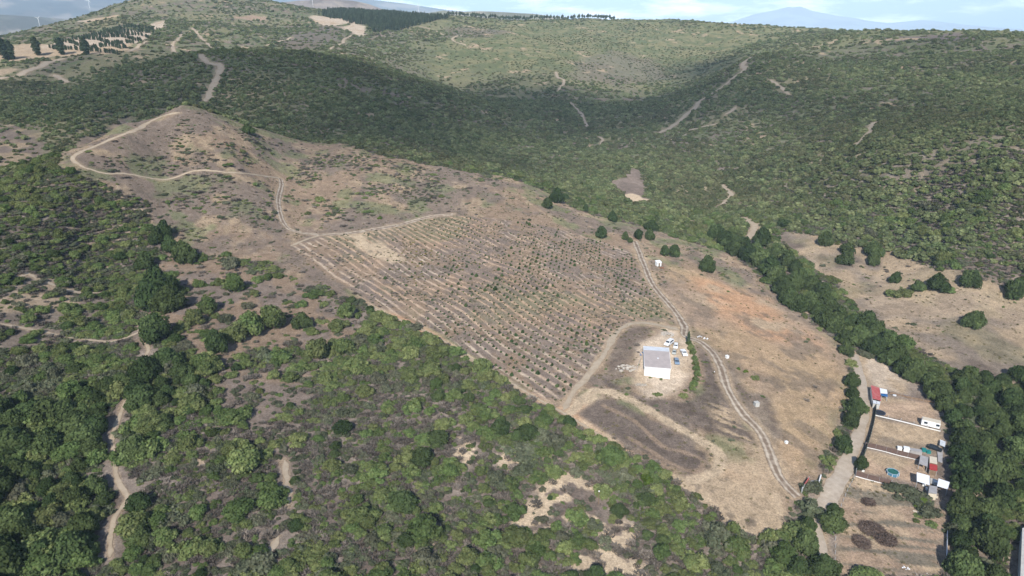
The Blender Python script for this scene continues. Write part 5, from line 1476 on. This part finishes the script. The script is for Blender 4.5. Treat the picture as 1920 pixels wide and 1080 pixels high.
# pool
p = at(1673, 889); t = thing('paddling_pool', 'octagonal blue sided pool with green water in the pale yard', 'pool', p, .25)
bm = bmesh.new(); n = 8
rr_ = [[bm.verts.new((r_ * math.cos(2 * PI * k / n), r_ * math.sin(2 * PI * k / n), z)) for k in range(n)] for r_, z in ((1.75, -.2), (1.75, 1.0), (1.66, 1.0), (1.66, -.2))]
for q in range(4):
    for k in range(n): bm.faces.new((rr_[q][k], rr_[q][(k + 1) % n], rr_[(q + 1) % 4][(k + 1) % n], rr_[(q + 1) % 4][k]))
bm_obj('wall', bm, paint('pool_blue', (.08, .22, .33), .6, .2), t)
bm = bmesh.new(); lathe(bm, [(1.655, .80), (1.655, .86)], 8); bm_obj('water', bm, M['water'], t)
bm = bmesh.new()
rr_ = [[bm.verts.new((r_ * math.cos(2 * PI * k / n), r_ * math.sin(2 * PI * k / n), z)) for k in range(n)] for r_, z in ((1.62, 1.003), (1.88, 1.003), (1.88, 1.06), (1.62, 1.06))]
for q in range(4):
    for k in range(n): bm.faces.new((rr_[q][k], rr_[q][(k + 1) % n], rr_[(q + 1) % 4][(k + 1) % n], rr_[(q + 1) % 4][k]))
bm_obj('rim', bm, paint('pool_rim', (.30, .40, .45), .6, .15), t)
for k in range(8):
    x, y = 1.83 * math.cos(k * PI / 4), 1.83 * math.sin(k * PI / 4); bobj('leg', [(x - .05, x + .05, y - .05, y + .05, -.2, 1.0)], M['whitewash'], t)

# fences: panel strips between sighted points
def fence(name, label, line, hgt, panel, base=None, post=None, every=3.0, base_h=.35, thick=.05, cat='fence'):
    P = resample(W(line), 1.0) if len(line) > 2 else None
    P = P if P is not None else np.linspace(*W(line), 40)
    s = np.concatenate([[0], np.cumsum(np.hypot(*np.diff(P, axis=0).T))]); n = max(2, int(s[-1] / every) + 1)
    q = np.linspace(0, s[-1], n); X = np.interp(q, s, P[:, 0]); Y = np.interp(q, s, P[:, 1]); Zz = height(X, Y)
    t = thing(name, label, cat, (X[0], Y[0], Zz[0])); o = np.array([X[0], Y[0], Zz[0]])
    def strip(nm, z0, z1, th, mat):
        bm = bmesh.new(); prev = None
        for k in range(n):
            i0, i1 = max(k - 1, 0), min(k + 1, n - 1); d = Vector((X[i1] - X[i0], Y[i1] - Y[i0], 0)).normalized(); nn = Vector((-d.y, d.x, 0)) * th
            c_ = Vector((X[k] - o[0], Y[k] - o[1], Zz[k] - o[2]))
            ring = [bm.verts.new(c_ + nn * sg + Vector((0, 0, z))) for sg, z in ((-1, z0), (1, z0), (1, z1), (-1, z1))]
            if prev:
                for j in range(4): bm.faces.new((prev[j], prev[(j + 1) % 4], ring[(j + 1) % 4], ring[j]))
            else: bm.faces.new(ring[::-1])
            prev = ring
        bm.faces.new(prev); bm_obj(nm, bm, mat, t)
    if base: strip('base_wall', -.3, base_h, .1, base)
    if panel: strip('panel', (base_h + .005) if base else .05, hgt, thick, panel)
    if post:
        for k in range(n):
            x, y, z = X[k] - o[0], Y[k] - o[1], Zz[k] - o[2]
            bobj('post', [(x - .05, x + .05, y - .05 , y + .05, z - .2, z + hgt + .08)], post, t)
    return t
fence('boundary_wall', 'low white wall with bare posts below the trampoline and caravan', [(1641, 779), (1700, 793), (1763, 809)], 1.2, None, M['whitewash'], M['steel'], 4, .28, cat='wall')
fence('screen_fence', 'brown screened fence on a white kerb above the pool yard', [(1622, 838.5), (1670, 850), (1722, 863)], 1.9, M['brown_net'], M['whitewash'], M['steel'], 3, .22)
fence('screen_fence', 'brown screened fence on a white kerb below the pool yard', [(1604, 893), (1640, 903), (1670, 910)], 1.9, M['brown_net'], M['whitewash'], M['steel'], 3, .22)
fence('roadside_fence', 'dark green netted fence between the gravel road and the yards', [(1642, 758), (1639, 790), (1630, 826), (1618, 860), (1604, 888)], 2.0, M['green_net'], None, M['steel'], 4)
fence('wire_fence', 'grey wire fence with thin posts along the dry yard beside the lane', [(1601, 897), (1585, 930), (1573, 960)], 1.3, None, None, M['steel'], 2.5)
fence('wire_fence', 'grey wire fence with thin posts right of the flat crowned tree at the lane', [(1563, 1000), (1566, 1022), (1563, 1080)], 1.3, None, None, M['steel'], 2.5)
fence('wood_edge_fence', 'pale rail fence at the shaded right side of the dry yard', [(1775, 1002), (1774, 1046)], 1.3, M['pale_sheet'], None, M['steel'], 3)
fence('yard_wall', 'low stone edging wall left of the farm building', [(1202, 672), (1197, 684), (1194, 697)], .5, None, M['stone'], None, 2, .45, cat='wall')
fence('pen_fence', 'low dark timber rails along the upper edge of the red shed yard', [(1668, 738), (1710, 748), (1752, 757)], .8, M['wood'], None, M['steel'], 3)

# entrance boards and gate
A_ = at(1503, 924); B_ = at(1515.5, 903); a = yaw(A_, B_); Ls = (B_ - A_).length
t = thing('entrance_board', 'red and white board wall standing beside the farm track entrance', 'sign board', ((A_.x + B_.x) / 2, (A_.y + B_.y) / 2, min(A_.z, B_.z)), a)
bobj('white_panel', [(-Ls / 2, -Ls * .12, -.12, .12, -.2, 1.7)], M['whitewash'], t)
bobj('red_panel', [(-Ls * .12 + .003, Ls / 2, -.12, .12, -.2, 1.9)], paint('faded_red', (.48, .13, .11), .6, .2), t)
bobj('post', [(-Ls / 2 - .15, -Ls / 2 - .003, -.14, .14, -.2, 2.0), (Ls / 2 + .003, Ls / 2 + .15, -.14, .14, -.2, 2.1)], M['steel'], t)
A_ = at(1519, 908); B_ = at(1531, 908); a = yaw(A_, B_); Lg = (B_ - A_).length
t = thing('gate', 'thin barred metal gate between the red board and the white post', 'gate', A_, a)
bobj('frame', [(0, Lg, -.02, .02, .1, .16), (0, Lg, -.02, .02, 1.3, 1.36)], M['steel'], t)
bobj('bars', [(k * Lg / 10 - .015, k * Lg / 10 + .015, -.015, .015, .163, 1.297) for k in range(11)], M['pale_sheet'], t)
A_ = at(1534, 911); B_ = at(1538.5, 896); a = yaw(A_, B_); Ls = (B_ - A_).length
t = thing('gate_wall', 'narrow white wall at the right of the barred gate', 'wall', A_, a)
bobj('panel', [(0, Ls, -.12, .12, -.2, 1.2)], M['whitewash'], t); bobj('coping', [(-.05, Ls + .05, -.16, .16, 1.203, 1.28)], M['whitewash'], t)
# poles
def pole(px, py, h, label, top=M['whitewash'], r=.09):
    p = at(px, py); t = thing('pole', label, 'pole', p)
    bm = bmesh.new(); lathe(bm, [(r, -.3), (r * .8, h)], 8); bm_obj('shaft', bm, M['wood'], t)
    bm = bmesh.new(); lathe(bm, [(r * .9, h + .003), (r * 1.8, h + .1), (r * 1.8, h + .3), (r, h + .4)], 8); bm_obj('cap', bm, top, t)
pole(1122, 945, 4.2, 'thin dark pole with a white cap rising from the lower scrub', r=.12)
pole(1339, 702, .9, 'short white tipped post on the brown ground inside the track bend')
# white hut and debris
p = at(1234, 498); t = thing('hut', 'little white hut with a sloping roof on the pale bank by the farm track', 'hut', (p.x, p.y, p.z - .1), .35)
bm = bmesh.new(); box(bm, -1.2, 1.2, -1.0, 1.0, -.2, 2.0); bm_obj('wall', bm, M['whitewash'], t)
bm = bmesh.new(); vs = [bm.verts.new(q) for q in ((-1.4, -1.2, 2.003), (1.4, -1.2, 2.003), (1.4, 1.2, 2.55), (-1.4, 1.2, 2.55), (-1.4, -1.2, 2.12), (1.4, -1.2, 2.12), (1.4, 1.2, 2.67), (-1.4, 1.2, 2.67))]
for ff in ((0, 1, 2, 3), (7, 6, 5, 4), (0, 4, 5, 1), (1, 5, 6, 2), (2, 6, 7, 3), (3, 7, 4, 0)): bm.faces.new([vs[i] for i in ff])
bm_obj('roof', bm, M['white_tarp'], t); bobj('door', [(-.4, .4, -1.05, -1.003, -.1, 1.75)], M['wood'], t)
def heap(name, label, cat, px, py, w_, d_, h_, mat, seed, n=260, kind='twig', ang=0):
    p = at(px, py); g = np.random.default_rng(seed)
    if kind == 'twig':
        a = g.uniform(0, 2 * PI, n); r_ = np.sqrt(g.random(n)); bx_ = r_ * np.cos(a); by_ = r_ * np.sin(a); z = (1 - r_ ** 2) ** .7 * g.uniform(.15, 1, n)
        c = np.column_stack([bx_ * w_ / 2, by_ * d_ / 2, z * h_]); dr = g.normal(size=(n, 3)); dr[:, 2] *= .35; dr /= np.linalg.norm(dr, axis=1)[:, None]
        sd = np.cross(dr, g.normal(size=(n, 3))); sd /= np.linalg.norm(sd, axis=1)[:, None]
        l_ = g.uniform(.3, 1.1, (n, 1)); k_ = g.uniform(.05, .16, (n, 1))
        V = np.stack([c - dr * l_, c + sd * k_, c + dr * l_, c - sd * k_], 1).reshape(-1, 3); o_ = np.arange(n) * 4
        F = np.concatenate([np.stack([o_, o_ + 1, o_ + 2], 1), np.stack([o_, o_ + 2, o_ + 3], 1)])
        iv, if_ = ico(2); n_c = 0; cv = iv * (w_ * .36, d_ * .36, h_ * .5) * g.uniform(.85, 1.1, (len(iv), 1)); cv[:, 2] = np.maximum(cv[:, 2], -.1)
        F = np.concatenate([F, if_ + len(V)]); V = np.concatenate([V, cv])
    else:
        V = []; F = []; o_ = 0; iv, if_ = ico(1)
        for k in range(n):
            a = g.uniform(0, 2 * PI); r_ = math.sqrt(g.random()); s_ = g.uniform(.15, .5) * min(w_, d_) * .28
            V.append(iv * g.uniform(.7, 1.2, (len(iv), 1)) * (s_ * 1.2, s_, s_ * .7) + (r_ * math.cos(a) * w_ / 2, r_ * math.sin(a) * d_ / 2, (1 - r_) * h_ * .8 + .05)); F.append(if_ + o_); o_ += len(iv)
        V = np.concatenate(V); F = np.concatenate(F)
    me = np_mesh(name, V, F, np.repeat(g.uniform(.7, 1.3, (len(V), 1)), 3, 1), 'tint', False); me.materials.append(mat)
    return single(name, me, label, cat, (p.x, p.y, p.z), (0, 0, ang))
TW_D = foliage_mat('cut_branches', (.055, .042, .036), (.115, .085, .070), 0)
heap('brush_pile', 'small dark ring of cut branches in the dry yard', 'brush pile', 1628, 942, 4.0, 3.4, .9, TW_D, 1, 420)
heap('brush_pile', 'long dark brush pile in the dry yard, upper left of three', 'brush pile', 1635, 993, 7.0, 6.2, 1.5, TW_D, 2, 1300, ang=-.4)
heap('brush_pile', 'dark brush pile in the dry yard, right hand of three', 'brush pile', 1661, 1012, 5.6, 5.4, 1.4, TW_D, 3, 1000)
heap('brush_pile', 'brush pile with red scraps, lower left of three in the dry yard', 'brush pile', 1615, 1017, 4.6, 5.2, 1.2, TW_D, 4, 800)
heap('red_scrap', 'red scrap lying on the lower left brush pile', 'scrap', 1618, 1010, .9, .7, 1.5, M['red_sheet'], 5, 5, 'stone')
heap('scrap_heap', 'rusty brown scrap beside the little white hut', 'scrap heap', 1241, 503, 3.4, 2.4, .7, M['rust'], 6, 16, 'stone')
heap('rubble_heap', 'pale rubble heap behind the white van', 'rubble heap', 1251, 627, 5.0, 4.6, .9, M['stone'], 7, 40, 'stone')
heap('white_sheets', 'crumpled white sheeting right of the hedge cypress, left of two pieces', 'sheeting', 1313, 632, 2.6, 2.0, .4, M['white_tarp'], 8, 12, 'stone')
heap('white_sheets', 'crumpled white sheeting right of the hedge cypress, right of two pieces', 'sheeting', 1324, 635, 2.6, 2.0, .4, M['white_tarp'], 9, 12, 'stone')
heap('tarp_heap', 'heap of blue and white covers against the left wall of the farm building', 'covers', 1204, 664, 2.2, 3.0, .9, M['blue_tarp'], 10, 12, 'stone')
heap('white_cover', 'white cover beside the blue heap at the left wall of the building', 'cover', 1208, 662, 1.0, 1.8, 1.0, M['white_tarp'], 11, 7, 'stone')
heap('black_bin', 'black rubbish beside the stone edging left of the building', 'rubbish', 1195, 685, 1.3, 1.0, .9, M['black_mat'], 12, 6, 'stone')
heap('plank_pile', 'pale planks dumped on the bank below left of the building', 'planks', 1202, 722, 4.0, 1.6, .4, M['stone'], 13, 120, 'twig')
heap('white_bags', 'white and dark plastic bags at the bottom of the dry yard', 'bags', 1698, 1066, 1.9, 1.5, .8, M['white_tarp'], 14, 9, 'stone')
heap('white_bag', 'single white bag at the bottom edge of the dry yard', 'bag', 1738, 1078, .9, .7, .7, M['white_tarp'], 15, 4, 'stone')
heap('concrete_scraps', 'scatter of pale stones on the bank left of the building', 'stones', 1172, 690, 8, 6, .4, M['stone'], 16, 40, 'stone')
# building at the right frame edge
t, Q, o = slab_thing('house', 'pale roofed house cut by the right frame edge at the bottom', 'house', [(1917, 990), (1960, 980), (1965, 1085), (1913, 1085)], 3.2, M['concrete'], 'roof', posts=False, thick=.2); walls(t, Q, o, M['whitewash'], (0, 1, 2, 3), .21, .97)
# ------------------------------------------------------------------ sky, sun, air, render set-up
SUN_EL = math.radians(36.5); SUN_AZ = math.radians(180 + 9)      # compass-style, from +y towards +x
TOSUN = Vector((math.sin(SUN_AZ) * math.cos(SUN_EL), math.cos(SUN_AZ) * math.cos(SUN_EL), math.sin(SUN_EL)))
w = bpy.data.worlds.new('World'); SC.world = w; w.use_nodes = True
nt = w.node_tree; nt.nodes.clear()
wo = N(nt, 'ShaderNodeOutputWorld'); bg = N(nt, 'ShaderNodeBackground'); bg.inputs['Strength'].default_value = .1
sky = N(nt, 'ShaderNodeTexSky', sky_type='NISHITA'); sky.sun_disc = False
sky.sun_elevation = SUN_EL; sky.sun_rotation = SUN_AZ; sky.altitude = 250; sky.air_density = 1.0; sky.dust_density = .6; sky.ozone_density = 1.2
tc = N(nt, 'ShaderNodeTexCoord')
# cloud banks low over the horizon
mp = N(nt, 'ShaderNodeMapping'); mp.inputs['Scale'].default_value = (1, 1, 5.0); L(nt, tc.outputs['Generated'], mp.inputs['Vector'])
cn = noise_node(nt, 7.0, 7, mp.outputs[0], .6)
cn2 = noise_node(nt, 1.8, 4, mp.outputs[0], .5)
cs = math_node(nt, 'ADD', math_node(nt, 'MULTIPLY', cn.outputs['Fac'], .55), math_node(nt, 'MULTIPLY', cn2.outputs['Fac'], .45))
szz = N(nt, 'ShaderNodeSeparateXYZ'); L(nt, tc.outputs['Generated'], szz.inputs[0])
cf = math_node(nt, 'MULTIPLY', mapr(nt, cs, .48, .58, 0, 1), mapr(nt, szz.outputs[2], .06, .22, 1, .1))
blue = N(nt, 'ShaderNodeMix', data_type='RGBA', blend_type='MULTIPLY'); blue.inputs[0].default_value = 1; blue.inputs[7].default_value = (.62, .85, 1.08, 1); L(nt, sky.outputs[0], blue.inputs[6])
mxs = N(nt, 'ShaderNodeMix', data_type='RGBA'); L(nt, cf, mxs.inputs[0]); L(nt, blue.outputs[2], mxs.inputs[6])
mxs.inputs[7].default_value = (24, 24.4, 25, 1)
L(nt, mxs.outputs[2], bg.inputs['Color']); L(nt, bg.outputs[0], wo.inputs['Surface'])

sl = bpy.data.lights.new('sun', 'SUN'); sl.energy = 4.2; sl.angle = math.radians(.53); sl.color = (1, .95, .87)
so = bpy.data.objects.new('sun', sl); C.objects.link(so)
so.rotation_euler = (-TOSUN).to_track_quat('-Z', 'Y').to_euler()
so.location = TOSUN * 3000

SC.view_settings.view_transform = 'Standard'; SC.view_settings.look = 'None'
SC.view_settings.exposure = .42; SC.view_settings.gamma = 1
SC.render.engine = 'CYCLES'
SC.cycles.max_bounces = 5; SC.cycles.diffuse_bounces = 2; SC.cycles.glossy_bounces = 2; SC.cycles.transmission_bounces = 2
SC.cycles.transparent_max_bounces = 8; SC.cycles.volume_bounces = 0
SC.cycles.use_adaptive_sampling = True; SC.cycles.adaptive_threshold = .015
SC.cycles.use_denoising = True
try:
    SC.cycles.denoiser = 'OPENIMAGEDENOISE'; SC.cycles.denoising_input_passes = 'RGB_ALBEDO_NORMAL'; SC.cycles.denoising_prefilter = 'ACCURATE'
except Exception: pass
SC.cycles.caustics_reflective = False; SC.cycles.caustics_refractive = False
